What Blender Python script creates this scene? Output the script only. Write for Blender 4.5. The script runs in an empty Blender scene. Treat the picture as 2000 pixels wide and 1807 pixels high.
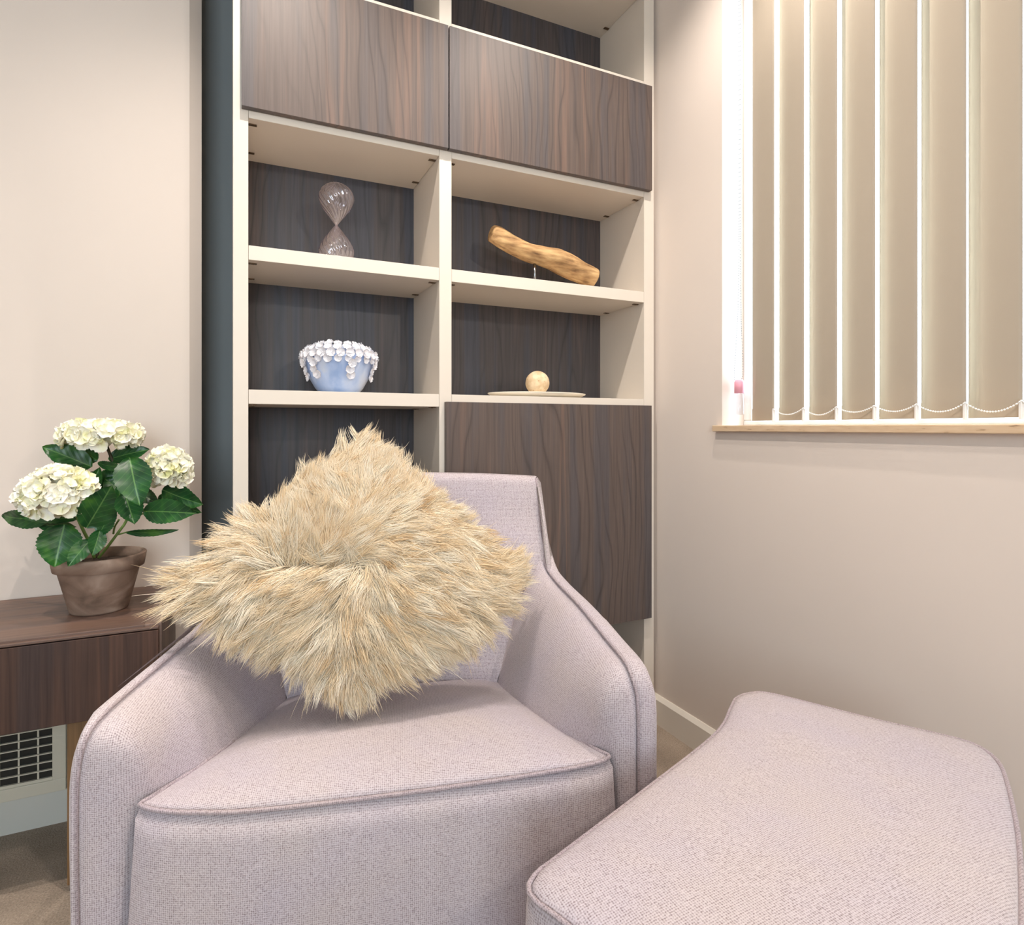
import bpy, bmesh, math, random
import numpy as np
from mathutils import Vector, Matrix, noise

random.seed(7); RNG = np.random.default_rng(11)
SC = bpy.context.scene
COL = SC.collection
R = math.radians

# ------------------------------------------------------------------ camera
# World: X runs along the bookcase, Y into the back wall, Z up.  Eye height 1.0 m.
cam_d = bpy.data.cameras.new('camera'); cam = bpy.data.objects.new('camera', cam_d); COL.objects.link(cam)
cam.location = (0, 0, 1.0)
cam.rotation_euler = (R(90), 0, R(-25.12))
cam_d.sensor_fit = 'HORIZONTAL'; cam_d.sensor_width = 36.0
cam_d.lens = 36.0 * 1173 / 2000
cam_d.shift_y = -68.5 / 2000
cam_d.clip_start = 0.01
SC.camera = cam

# ------------------------------------------------------------------ light
SC.view_settings.view_transform = 'Standard'
SC.view_settings.look = 'None'
SC.view_settings.gamma = 1.0
SC.view_settings.use_curve_mapping = False
SC.view_settings.exposure = 0.20
SC.render.film_transparent = False
try:
    SC.cycles.use_denoising = True
    SC.cycles.max_bounces = 10
    SC.cycles.diffuse_bounces = 6
    SC.cycles.transparent_max_bounces = 16
    SC.cycles.sample_clamp_indirect = 6.0
except Exception:
    pass
W = bpy.data.worlds.new('world'); SC.world = W; W.use_nodes = True
bg = W.node_tree.nodes['Background']
bg.inputs[0].default_value = (0.76, 0.90, 1.0, 1)
bg.inputs[1].default_value = 8.5

def spot(name, loc, target, power, color, size=0.04, angle=100, blend=0.6):
    l = bpy.data.lights.new(name, 'SPOT'); l.energy = power; l.color = color
    l.shadow_soft_size = size; l.spot_size = R(angle); l.spot_blend = blend
    o = bpy.data.objects.new(name, l); COL.objects.link(o); o.location = loc
    o.rotation_euler = (Vector(target) - Vector(loc)).to_track_quat('-Z', 'Y').to_euler()
    return o
WARM = (1.0, 0.90, 0.81)
spot('downlight', (0.95, 1.02, 2.66), (0.95, 1.15, 0), 44, WARM, 0.02, 125, 0.7)
spot('downlight', (0.15, 1.00, 2.66), (0.10, 1.15, 0), 52, WARM, 0.012, 125, 0.7)
spot('downlight', (0.55, 0.05, 2.66), (0.55, 0.2, 0), 34, WARM, 0.05, 130, 0.8)
spot('downlight', (-0.70, 1.12, 2.66), (-0.62, 1.32, 0), 70, WARM, 0.02, 50, 0.8)
spot('floor_lamp_light', (0.95, -0.75, 1.95), (-0.2, 1.8, 0.8), 24, WARM, 0.035, 75, 0.6)

def portal(name, loc, rot, sx, sy):
    l = bpy.data.lights.new(name, 'AREA'); l.shape = 'RECTANGLE'; l.size = sx; l.size_y = sy
    try: l.cycles.is_portal = True
    except Exception: pass
    o = bpy.data.objects.new(name, l); COL.objects.link(o); o.location = loc; o.rotation_euler = rot
portal('daylight_portal', (1.60, 0.76, 1.70), (0, R(90), 0), 1.40, 1.17)
portal('daylight_portal', (-0.85, -2.72, 1.60), (R(90), 0, 0), 1.5, 1.6)  # covers the fill opening added behind the camera

# ------------------------------------------------------------------ helpers
def lin(r, g, b):
    def f(c):
        c /= 255.0
        return c / 12.92 if c <= 0.04045 else ((c + 0.055) / 1.055) ** 2.4
    return (f(r), f(g), f(b), 1.0)

def new_mat(name):
    m = bpy.data.materials.new(name); m.use_nodes = True
    nt = m.node_tree; b = nt.nodes['Principled BSDF']
    return m, nt, b

def N(nt, t, **kw):
    n = nt.nodes.new(t)
    for k, v in kw.items():
        if k.startswith('i_'):
            key = k[2:].replace('_', ' ')
            n.inputs[key].default_value = v
        else:
            setattr(n, k, v)
    return n

def coords(nt, scale=(1, 1, 1), rot=(0, 0, 0), kind='Object'):
    tc = N(nt, 'ShaderNodeTexCoord'); mp = N(nt, 'ShaderNodeMapping')
    mp.inputs['Scale'].default_value = scale; mp.inputs['Rotation'].default_value = rot
    nt.links.new(tc.outputs[kind], mp.inputs['Vector'])
    return mp.outputs['Vector']

def ramp(nt, fac, stops):
    r = N(nt, 'ShaderNodeValToRGB'); els = r.color_ramp.elements
    while len(els) > 1: els.remove(els[-1])
    els[0].position = stops[0][0]; els[0].color = stops[0][1]
    for p, c in stops[1:]:
        e = els.new(p); e.color = c
    nt.links.new(fac, r.inputs[0]); return r.outputs[0]

def mixc(nt, a, b, fac, mode='MIX'):
    m = N(nt, 'ShaderNodeMix', data_type='RGBA', blend_type=mode)
    for sock, v in ((m.inputs[0], fac), (m.inputs[6], a), (m.inputs[7], b)):
        if isinstance(v, (float, int, tuple)): sock.default_value = v
        else: nt.links.new(v, sock)
    return m.outputs[2]

def bump(nt, b, h, strength=0.2, dist=0.002):
    n = N(nt, 'ShaderNodeBump'); n.inputs['Strength'].default_value = strength
    n.inputs['Distance'].default_value = dist
    nt.links.new(h, n.inputs['Height']); nt.links.new(n.outputs[0], b.inputs['Normal'])

def plain(name, col, rough=0.5, metal=0.0, noise_amt=0.04, nscale=6.0, bstr=0.0, bscale=200, spec=0.5):
    m, nt, b = new_mat(name)
    v = coords(nt); nz = N(nt, 'ShaderNodeTexNoise'); nz.inputs['Scale'].default_value = nscale
    nz.inputs['Detail'].default_value = 4
    nt.links.new(v, nz.inputs['Vector'])
    lo = tuple(c * (1 - noise_amt) for c in col[:3]) + (1,)
    hi = tuple(min(1, c * (1 + noise_amt)) for c in col[:3]) + (1,)
    nt.links.new(ramp(nt, nz.outputs[0], [(0.3, lo), (0.7, hi)]), b.inputs['Base Color'])
    b.inputs['Roughness'].default_value = rough; b.inputs['Metallic'].default_value = metal
    b.inputs['Specular IOR Level'].default_value = spec
    if bstr:
        n2 = N(nt, 'ShaderNodeTexNoise'); n2.inputs['Scale'].default_value = bscale
        n2.inputs['Detail'].default_value = 3
        nt.links.new(v, n2.inputs['Vector']); bump(nt, b, n2.outputs[0], bstr, 0.002)
    return m

def wood(name, dark, mid, light, cool, axis='Z', rough=0.42, figure=1.0, spec=0.5, streak=1.0):
    """fine straight grain with cathedral lines and cooler and warmer streaks; grain along axis"""
    m, nt, b = new_mat(name)
    tc = N(nt, 'ShaderNodeTexCoord')
    # warp so the lines wander slightly
    def mapped(sx, along, rot=0):
        mp = N(nt, 'ShaderNodeMapping')
        s = {'Z': (sx, sx, along), 'X': (along, sx, sx)}[axis]
        mp.inputs['Scale'].default_value = s
        nt.links.new(tc.outputs['Object'], mp.inputs['Vector']); return mp.outputs[0]
    big = N(nt, 'ShaderNodeTexNoise'); big.inputs['Scale'].default_value = 1.0; big.inputs['Detail'].default_value = 3
    nt.links.new(mapped(3.6, 0.8), big.inputs['Vector'])
    sep_ = N(nt, 'ShaderNodeSeparateXYZ'); nt.links.new(tc.outputs['Object'], sep_.inputs[0])
    # nearly straight growth lines bent by a slow noise
    mul = N(nt, 'ShaderNodeMath', operation='MULTIPLY_ADD'); mul.inputs[1].default_value = 32.0
    acr = N(nt, 'ShaderNodeMath', operation='ADD')
    nt.links.new(sep_.outputs[0 if axis == 'Z' else 1], acr.inputs[0]); nt.links.new(sep_.outputs[1 if axis == 'Z' else 2], acr.inputs[1])
    nt.links.new(acr.outputs[0], mul.inputs[0])
    m2 = N(nt, 'ShaderNodeMath', operation='MULTIPLY'); m2.inputs[1].default_value = 9.0 * figure
    nt.links.new(big.outputs[0], m2.inputs[0]); nt.links.new(m2.outputs[0], mul.inputs[2])
    pp = N(nt, 'ShaderNodeMath', operation='PINGPONG'); pp.inputs[1].default_value = 0.5
    nt.links.new(mul.outputs[0], pp.inputs[0])
    lines = ramp(nt, pp.outputs[0], [(0.0, (0.35, 0.35, 0.35, 1)), (0.09, (0.80, 0.80, 0.80, 1)), (0.22, (1, 1, 1, 1)), (1, (0.9, 0.9, 0.9, 1))])
    lm = N(nt, 'ShaderNodeTexNoise'); lm.inputs['Scale'].default_value = 1.0; nt.links.new(mapped(9, 1.5), lm.inputs['Vector'])
    lines = mixc(nt, lines, (1.0, 1.0, 1.0, 1.0), ramp(nt, lm.outputs[0], [(0.35, (0, 0, 0, 1)), (0.7, (0.85, 0.85, 0.85, 1))]))
    fine = N(nt, 'ShaderNodeTexNoise'); fine.inputs['Scale'].default_value = 1.0; fine.inputs['Detail'].default_value = 5
    fine.inputs['Roughness'].default_value = 0.7
    nt.links.new(mapped(150, 3.0), fine.inputs['Vector'])
    tone = N(nt, 'ShaderNodeTexNoise'); tone.inputs['Scale'].default_value = 1.0; tone.inputs['Detail'].default_value = 3
    nt.links.new(mapped(16, 0.5), tone.inputs['Vector'])
    base = ramp(nt, tone.outputs[0], [(0.30, cool), (0.42, cool), (0.50, mid), (0.57, mid), (0.62, light), (0.66, mid), (0.74, cool)])
    base = mixc(nt, mid, base, 0.8 * streak)
    f2 = ramp(nt, fine.outputs[0], [(0.30, (0.74, 0.74, 0.74, 1)), (0.62, (1.10, 1.10, 1.10, 1))])
    c = mixc(nt, base, f2, 1.0, 'MULTIPLY')
    c = mixc(nt, dark, c, lines)
    nt.links.new(c, b.inputs['Base Color'])
    b.inputs['Roughness'].default_value = rough
    b.inputs['Specular IOR Level'].default_value = spec
    bump(nt, b, f2, 0.15, 0.0006)
    return m

def fabric(name, base, dark):
    m, nt, b = new_mat(name)
    K = 1050.0                       # threads of the weave, measured in metres on the cloth
    tc = N(nt, 'ShaderNodeTexCoord')
    uvn = N(nt, 'ShaderNodeUVMap'); uvn.uv_map = 'cloth'
    def plane(vec):
        d = N(nt, 'ShaderNodeVectorMath', operation='DOT_PRODUCT'); d.inputs[1].default_value = vec
        nt.links.new(uvn.outputs[0], d.inputs[0])
        mu = N(nt, 'ShaderNodeMath', operation='MULTIPLY'); mu.inputs[1].default_value = K
        nt.links.new(d.outputs['Value'], mu.inputs[0])
        s = N(nt, 'ShaderNodeMath', operation='SINE'); nt.links.new(mu.outputs[0], s.inputs[0]); return s.outputs[0]
    a = plane((1, 1, 0)); c = plane((1, -1, 0))
    def op(o, x, y):
        n = N(nt, 'ShaderNodeMath', operation=o); nt.links.new(x, n.inputs[0]); nt.links.new(y, n.inputs[1]); return n.outputs[0]
    s = op('MULTIPLY', a, c)
    nz = N(nt, 'ShaderNodeTexNoise'); nz.inputs['Scale'].default_value = 420; nz.inputs['Detail'].default_value = 2
    nt.links.new(tc.outputs['Object'], nz.inputs['Vector'])
    big = N(nt, 'ShaderNodeTexNoise'); big.inputs['Scale'].default_value = 7; big.inputs['Detail'].default_value = 3
    nt.links.new(tc.outputs['Object'], big.inputs['Vector'])
    h = N(nt, 'ShaderNodeMath', operation='MULTIPLY_ADD'); nt.links.new(s, h.inputs[0]); h.inputs[1].default_value = 0.25
    nt.links.new(nz.outputs[0], h.inputs[2])
    col = ramp(nt, h.outputs[0], [(0.15, dark), (0.55, base), (0.9, tuple(min(1, x * 1.10) for x in base[:3]) + (1,))])
    tint = ramp(nt, big.outputs[0], [(0.35, (0.96, 0.955, 1.0, 1)), (0.65, (1.0, 0.985, 0.96, 1))])
    col = mixc(nt, col, tint, 1.0, 'MULTIPLY')
    nt.links.new(col, b.inputs['Base Color'])
    b.inputs['Roughness'].default_value = 0.9; b.inputs['Specular IOR Level'].default_value = 0.15
    b.inputs['Sheen Weight'].default_value = 0.25; b.inputs['Sheen Roughness'].default_value = 0.5
    bump(nt, b, h.outputs[0], 0.55, 0.0010)
    return m

M = {}
M['wall'] = plain('warm_white_wall_paint', lin(230, 218, 208), 0.75, noise_amt=0.012, nscale=3, bstr=0.04, bscale=60, spec=0.2)
M['dark_wall'] = plain('slate_grey_wall_paint', lin(146, 150, 150), 0.7, noise_amt=0.03, nscale=2, spec=0.2)
M['ceiling'] = plain('white_ceiling_paint', lin(240, 238, 234), 0.8, noise_amt=0.01)
M['white'] = plain('white_lacquer', lin(236, 229, 218), 0.35, noise_amt=0.01, spec=0.4)
M['panel'] = plain('cream_melamine', lin(226, 216, 203), 0.42, noise_amt=0.012, nscale=3, spec=0.4)
M['upvc'] = plain('white_plastic', lin(240, 243, 245), 0.3, noise_amt=0.01)
M['vent'] = plain('cream_painted_metal', lin(214, 208, 190), 0.4, noise_amt=0.02)
M['vent_dark'] = plain('dark_duct_shade', lin(40, 38, 32), 0.8, noise_amt=0.1)
M['bronze'] = plain('dark_bronze_metal', lin(120, 100, 80), 0.35, metal=0.9, noise_amt=0.2, nscale=60)
M['steel'] = plain('brushed_steel', lin(150, 152, 156), 0.25, metal=1.0, noise_amt=0.1, nscale=60)
M['black'] = plain('black_plastic', lin(22, 20, 20), 0.4, noise_amt=0.1)
M['door'] = wood('smoked_ash_veneer', lin(52, 45, 44), lin(96, 82, 76), lin(116, 93, 82), lin(84, 78, 80), rough=0.48, figure=1.1, spec=0.55)
M['backp'] = wood('dark_smoked_veneer', lin(36, 36, 40), lin(76, 70, 71), lin(92, 79, 76), lin(68, 70, 80), rough=0.45, figure=1.0)
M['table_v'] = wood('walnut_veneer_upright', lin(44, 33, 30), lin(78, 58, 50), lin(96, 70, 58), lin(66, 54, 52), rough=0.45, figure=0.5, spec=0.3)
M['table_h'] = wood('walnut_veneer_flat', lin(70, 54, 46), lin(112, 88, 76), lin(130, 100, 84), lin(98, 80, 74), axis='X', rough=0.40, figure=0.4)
M['table_end_lit'] = wood('walnut_veneer_end_lit', lin(84, 68, 60), lin(124, 102, 90), lin(140, 114, 98), lin(112, 94, 86), rough=0.42, figure=0.4)  # paler walnut copy, the light on the end panels put into its tone
M['leg'] = wood('golden_brown_wood', lin(90, 62, 36), lin(140, 104, 66), lin(160, 122, 80), lin(120, 92, 62), rough=0.4, figure=0.4)
M['fabric'] = fabric('lilac_grey_woven_fabric', lin(202, 192, 196), lin(142, 127, 130))
M['piping'] = fabric('lilac_grey_piping', lin(184, 171, 175), lin(124, 110, 113))

# carpet
m, nt, b = new_mat('mottled_beige_carpet'); v = coords(nt)
n1 = N(nt, 'ShaderNodeTexNoise'); n1.inputs['Scale'].default_value = 9; n1.inputs['Detail'].default_value = 6; nt.links.new(v, n1.inputs['Vector'])
n2 = N(nt, 'ShaderNodeTexNoise'); n2.inputs['Scale'].default_value = 260; n2.inputs['Detail'].default_value = 4; nt.links.new(v, n2.inputs['Vector'])
c1 = ramp(nt, n1.outputs[0], [(0.3, lin(150, 136, 122)), (0.7, lin(176, 160, 144))])
c2 = ramp(nt, n2.outputs[0], [(0.3, (0.72, 0.72, 0.72, 1)), (0.7, (1.15, 1.15, 1.15, 1))])
nt.links.new(mixc(nt, c1, c2, 1.0, 'MULTIPLY'), b.inputs['Base Color']); b.inputs['Roughness'].default_value = 0.95
b.inputs['Specular IOR Level'].default_value = 0.1
bump(nt, b, n2.outputs[0], 0.6, 0.004); M['carpet'] = m

# stone sill
m, nt, b = new_mat('beige_travertine'); v = coords(nt, (60, 8, 60))
n1 = N(nt, 'ShaderNodeTexNoise'); n1.inputs['Scale'].default_value = 3; n1.inputs['Detail'].default_value = 6; nt.links.new(v, n1.inputs['Vector'])
nt.links.new(ramp(nt, n1.outputs[0], [(0.25, lin(120, 88, 62)), (0.36, lin(214, 184, 150)), (0.7, lin(226, 200, 168))]), b.inputs['Base Color'])
b.inputs['Roughness'].default_value = 0.4; M['stone'] = m

# blind fabric: thin, lets daylight through
m, nt, b = new_mat('cream_blind_fabric')
b.inputs['Base Color'].default_value = lin(188, 176, 160); b.inputs['Roughness'].default_value = 0.85
b.inputs['Specular IOR Level'].default_value = 0.1
tr = N(nt, 'ShaderNodeBsdfTranslucent'); tr.inputs[0].default_value = lin(216, 202, 184)
mx = N(nt, 'ShaderNodeMixShader'); mx.inputs[0].default_value = 0.13
v = coords(nt, (500, 500, 60)); n1 = N(nt, 'ShaderNodeTexNoise'); n1.inputs['Scale'].default_value = 1; nt.links.new(v, n1.inputs['Vector'])
bump(nt, b, n1.outputs[0], 0.1, 0.001)
nt.links.new(b.outputs[0], mx.inputs[1]); nt.links.new(tr.outputs[0], mx.inputs[2])
nt.links.new(mx.outputs[0], nt.nodes['Material Output'].inputs[0]); M['blind'] = m

def glassy(name, tint, refl_tint, ior=1.45, rough=0.02, boost=1.0, extra_bump=False):
    """thin clear glass: passes light straight, mirrors by angle"""
    m, nt, b = new_mat(name); nt.nodes.remove(b)
    t = N(nt, 'ShaderNodeBsdfTransparent'); t.inputs[0].default_value = tint
    g = N(nt, 'ShaderNodeBsdfGlossy'); g.inputs[0].default_value = refl_tint; g.inputs['Roughness'].default_value = rough
    f = N(nt, 'ShaderNodeLayerWeight'); f.inputs[0].default_value = 0.5
    pw = N(nt, 'ShaderNodeMath', operation='POWER'); pw.inputs[1].default_value = 4.0
    nt.links.new(f.outputs['Facing'], pw.inputs[0])
    mu = N(nt, 'ShaderNodeMath', operation='MULTIPLY_ADD'); mu.use_clamp = True
    mu.inputs[1].default_value = 0.85; mu.inputs[2].default_value = ((ior - 1) / (ior + 1)) ** 2 * boost
    nt.links.new(pw.outputs[0], mu.inputs[0])
    x = N(nt, 'ShaderNodeMixShader'); nt.links.new(mu.outputs[0], x.inputs[0])
    nt.links.new(t.outputs[0], x.inputs[1]); nt.links.new(g.outputs[0], x.inputs[2])
    nt.links.new(x.outputs[0], nt.nodes['Material Output'].inputs[0])
    return m
M['pane'] = glassy('window_glass', (0.97, 0.99, 1, 1), (1, 1, 1, 1))
M['hourglass'] = glassy('ribbed_smoky_glass', (0.92, 0.88, 0.88, 1), (0.95, 0.93, 1, 1), ior=1.9, rough=0.04, boost=2.2)
M['clear_plastic'] = glassy('clear_plastic', (0.85, 0.85, 0.88, 1), (1, 1, 1, 1), rough=0.1)

def link(o, parent=None):
    COL.objects.link(o)
    if parent: o.parent = parent
    return o

def mesh_obj(name, verts, faces, mat, parent=None, smooth=False, loc=None, mats=None, fm=None):
    me = bpy.data.meshes.new(name)
    me.from_pydata([tuple(v) for v in verts], [], [tuple(f) for f in faces])
    me.update()
    if mat: me.materials.append(mat)
    if smooth:
        for p in me.polygons: p.use_smooth = True
    o = bpy.data.objects.new(name, me)
    if loc: o.location = loc
    return link(o, parent)

def tag(o, label, cat, group=None, kind=None):
    if label: o['label'] = label
    if cat: o['category'] = cat
    if group: o['group'] = group
    if kind: o['kind'] = kind
    return o

def thing(name, label, cat, loc=(0, 0, 0), rz=0, group=None):
    o = bpy.data.objects.new(name, None); COL.objects.link(o)
    o.empty_display_size = 0.05
    o.location = loc; o.rotation_euler = (0, 0, rz)
    return tag(o, label, cat, group)

def bm_obj(name, bm, mat, parent=None, smooth=False):
    me = bpy.data.meshes.new(name)
    bmesh.ops.recalc_face_normals(bm, faces=bm.faces)
    bm.to_mesh(me); bm.free(); me.materials.append(mat)
    if smooth:
        for p in me.polygons: p.use_smooth = True
    o = bpy.data.objects.new(name, me); return link(o, parent)

def add_box(bm, x0, x1, y0, y1, z0, z1, bev=0.0):
    r = bmesh.ops.create_cube(bm, size=1.0)
    vs = r['verts']
    for v in vs:
        v.co = Vector(((x0 + x1) / 2 + v.co.x * (x1 - x0), (y0 + y1) / 2 + v.co.y * (y1 - y0), (z0 + z1) / 2 + v.co.z * (z1 - z0)))
    if bev:
        es = list({e for v in vs for e in v.link_edges})
        bmesh.ops.bevel(bm, geom=es, offset=bev, segments=2, profile=0.5, affect='EDGES')

def box(name, x0, x1, y0, y1, z0, z1, mat, parent=None, bev=0.0):
    bm = bmesh.new(); add_box(bm, x0, x1, y0, y1, z0, z1, bev)
    return bm_obj(name, bm, mat, parent)

def tube(pts, r, n=8, cap=True, closed=False):
    """verts, faces of a tube along points; r a number or a list"""
    pts = [Vector(p) for p in pts]; k = len(pts)
    rs = r if isinstance(r, (list, tuple)) else [r] * k
    V, Fc = [], []; up = None
    for i, p in enumerate(pts):
        if closed: t = (pts[(i + 1) % k] - pts[i - 1])
        else: t = pts[min(i + 1, k - 1)] - pts[max(i - 1, 0)]
        t.normalize()
        if up is None:
            up = Vector((0, 0, 1)) if abs(t.z) < 0.9 else Vector((1, 0, 0))
        side = t.cross(up).normalized(); up = side.cross(t).normalized()
        for j in range(n):
            a = 2 * math.pi * j / n
            V.append(p + (side * math.cos(a) + up * math.sin(a)) * rs[i])
    rng = k if closed else k - 1
    for i in range(rng):
        for j in range(n):
            a, bb = i * n, ((i + 1) % k) * n
            Fc.append((a + j, a + (j + 1) % n, bb + (j + 1) % n, bb + j))
    if cap and not closed:
        Fc.append(tuple(range(n - 1, -1, -1))); Fc.append(tuple((k - 1) * n + j for j in range(n)))
    return V, Fc

class Acc:
    def __init__(s): s.v, s.f = [], []
    def add(s, V, Fc):
        o = len(s.v); s.v += [tuple(v) for v in V]; s.f += [tuple(i + o for i in f) for f in Fc]
    def obj(s, name, mat, parent=None, smooth=True): return mesh_obj(name, s.v, s.f, mat, parent, smooth)

def lathe(profile, n=48, fn=None):
    """profile list of (r, z); fn(a, i, r) may change r"""
    V, Fc = [], []
    for i, (r, z) in enumerate(profile):
        for j in range(n):
            a = 2 * math.pi * j / n; rr = fn(a, i, r) if fn else r
            V.append((rr * math.cos(a), rr * math.sin(a), z))
    for i in range(len(profile) - 1):
        for j in range(n):
            Fc.append((i * n + j, i * n + (j + 1) % n, (i + 1) * n + (j + 1) % n, (i + 1) * n + j))
    return V, Fc

def crom(pts, per=8, closed=False):
    """Catmull-Rom through the points"""
    P = [np.array(p, float) for p in pts]; k = len(P); out = []
    seg = k if closed else k - 1
    for i in range(seg):
        if closed: a, b_, c, d = P[i - 1], P[i], P[(i + 1) % k], P[(i + 2) % k]
        else: a, b_, c, d = P[max(i - 1, 0)], P[i], P[i + 1], P[min(i + 2, k - 1)]
        for j in range(per):
            t = j / per
            out.append(0.5 * ((2 * b_) + (-a + c) * t + (2 * a - 5 * b_ + 4 * c - d) * t * t + (-a + 3 * b_ - 3 * c + d) * t ** 3))
    if not closed: out.append(P[-1])
    return out

def grid_faces(rows, cols, off=0):
    return [(off + i * cols + j, off + i * cols + j + 1, off + (i + 1) * cols + j + 1, off + (i + 1) * cols + j)
            for i in range(rows - 1) for j in range(cols - 1)]

def struct(o): o['kind'] = 'structure'; return o

# ------------------------------------------------------------------ room shell
ZC = 2.70
o = struct(box('floor', -3.2, 1.6, -2.6, 2.3, -0.05, 0.0, M['carpet']))
o = struct(box('ceiling', -3.2, 1.6, -2.6, 2.3, ZC, ZC + 0.08, M['ceiling']))
# pier wall behind the side table, with a slightly splayed return beside the bookcase
pl = [(-3.2, 1.95), (-0.106, 1.95), (-0.0765, 1.982), (-0.083, 2.15), (-3.2, 2.15)]
V = [(x, y, 0) for x, y in pl] + [(x, y, ZC) for x, y in pl]
k = len(pl); Fc = [tuple(range(k - 1, -1, -1)), tuple(range(k, 2 * k))] + [(i, (i + 1) % k, k + (i + 1) % k, k + i) for i in range(k)]
struct(mesh_obj('wall_left', V, Fc, M['wall']))
struct(box('wall_back', -3.2, 1.315, 2.15, 2.2, 0, ZC, M['dark_wall']))
# wall with the window opening
XW, WT = 1.315, 0.24
WY0, WY1, WZ0, WZ1 = 0.18, 1.343, 1.006, 2.40
bm = bmesh.new()
add_box(bm, XW, XW + WT, WY1, 2.2, 0, ZC)
add_box(bm, XW, XW + WT, -2.6, WY0, 0, ZC)
add_box(bm, XW, XW + WT, WY0, WY1, 0, WZ0 - 0.018)
add_box(bm, XW, XW + WT, WY0, WY1, WZ1, ZC)
struct(bm_obj('wall_right', bm, M['wall']))
# skirting with a bevelled top
prof = [(XW, 0), (XW - 0.015, 0), (XW - 0.015, 0.082), (XW - 0.004, 0.094), (XW, 0.094)]
V = [(x, -2.6, z) for x, z in prof] + [(x, 2.15, z) for x, z in prof]
k = 5; Fc = [tuple(range(k - 1, -1, -1)), tuple(range(k, 2 * k))] + [(i, (i + 1) % k, k + (i + 1) % k, k + i) for i in range(k)]
struct(mesh_obj('baseboard_right', V, Fc, M['white']))
# low boxed-in duct under the side table
struct(box('trim_1', -3.2, -0.365, 1.86, 1.95, 0, 0.345, plain('pale_grey_paint', lin(206, 206, 198), 0.5, noise_amt=0.02)))

# the rest of the room: left side wall, and the wall behind the camera with an unseen opening added for soft fill daylight
struct(box('wall_side', -3.25, -3.2, -2.65, 2.2, 0, ZC, M['wall']))
bm = bmesh.new(); ox0, ox1, oz0, oz1 = -1.60, -0.10, 0.80, 2.40
add_box(bm, -3.2, ox0, -2.65, -2.6, 0, ZC); add_box(bm, ox1, XW + WT, -2.65, -2.6, 0, ZC)
add_box(bm, ox0, ox1, -2.65, -2.6, 0, oz0); add_box(bm, ox0, ox1, -2.65, -2.6, oz1, ZC)
struct(bm_obj('wall_front', bm, M['wall']))

# window
win = struct(bpy.data.objects.new('window_1', None)); COL.objects.link(win); win.location = (XW + 0.13, (WY0 + WY1) / 2, WZ0)
def wchild(o):
    o.parent = win; o.matrix_parent_inverse = Matrix.Translation(-win.location); return o
bm = bmesh.new(); fx0, fx1, fw = XW + 0.085, XW + 0.15, 0.05
add_box(bm, fx0, fx1, WY0, WY1, WZ0, WZ0 + 0.014, 0.003); add_box(bm, fx0, fx1, WY0, WY1, WZ1 - fw, WZ1, 0.004)
add_box(bm, fx0, fx1, WY0, WY0 + fw, WZ0 + 0.014, WZ1 - fw, 0.004); add_box(bm, fx0, fx1, WY1 - 0.032, WY1, WZ0 + 0.014, WZ1 - fw, 0.004)
wchild(bm_obj('window_frame', bm, M['upvc']))
wchild(box('pane', fx0 + 0.03, fx0 + 0.034, WY0 + fw, WY1 - 0.032, WZ0 + 0.014, WZ1 - fw, M['pane']))
wchild(box('window_sill', XW - 0.018, fx0, WY0 - 0.02, WY1 + 0.022, WZ0 - 0.018, WZ0, M['stone'], bev=0.002))

# ------------------------------------------------------------------ vertical blind
blind = thing('vertical_blind', 'cream vertical fabric blind hanging over the bright window', 'blind', (1.37, 0.85, 1.02))
def bl(o):
    o.parent = blind; o.matrix_parent_inverse = Matrix.Translation(-Vector(blind.location)); return o
XB = 1.362; sp = 0.0690 * 1.37; phi = R(19); hw = 0.0575; ZB, ZT = 1.020, 2.355
bl(box('head_rail', XB - 0.022, XB + 0.022, WY0 + 0.01, WY1 - 0.01, ZT, ZT + 0.035, M['upvc'], bev=0.004))
nsl = 12; slat_me = None; ends = []
for i in range(nsl):
    yc = 1.235 - i * sp
    if slat_me is None:
        V = []; cols = 15; rows = 22
        for side in (0, 1):
            for r_ in range(rows):
                z = ZB + (ZT - ZB) * r_ / (rows - 1)
                for c_ in range(cols):
                    s = -1 + 2 * c_ / (cols - 1)
                    bow = 0.0075 * (1 - s * s)        # gentle curve across the width
                    V.append((-bow + 0.0005 * side, s * hw, z))
        Fc = grid_faces(rows, cols) + [tuple(reversed(f)) for f in grid_faces(rows, cols, rows * cols)]
        n0 = rows * cols
        for r_ in range(rows - 1):
            for c_ in (0, cols - 1):
                a, b_ = r_ * cols + c_, (r_ + 1) * cols + c_; Fc.append((a, b_, b_ + n0, a + n0))
        s_o = mesh_obj('slat', V, Fc, M['blind'], None, True); slat_me = s_o.data
    else:
        s_o = bpy.data.objects.new('slat', slat_me); COL.objects.link(s_o)
    ph = phi + R(random.uniform(-1.2, 1.2))
    s_o.rotation_euler = (0, 0, -ph); s_o.location = (XB, yc, 0)
    bl(s_o)
    ex, ey = hw * math.sin(-ph), -hw * math.cos(ph)     # room side edge
    ends.append((XB - hw * math.sin(ph), yc - hw * math.cos(ph)))
    # sewn bottom pocket holding the weight
    hem = box('hem', -0.0020, 0.0012, -hw + 0.001, hw - 0.001, ZB - 0.001, ZB + 0.034, M['blind'])
    hem.rotation_euler = (0, 0, -ph); hem.location = (XB, yc, 0); bl(hem)
    w = box('weight_clip', -0.0045, 0.0025, -hw - 0.002, -hw + 0.004, ZB - 0.004, ZB + 0.030, M['upvc'], bev=0.001)
    w.rotation_euler = (0, 0, -ph); w.location = (XB, yc, 0); bl(w)
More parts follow.
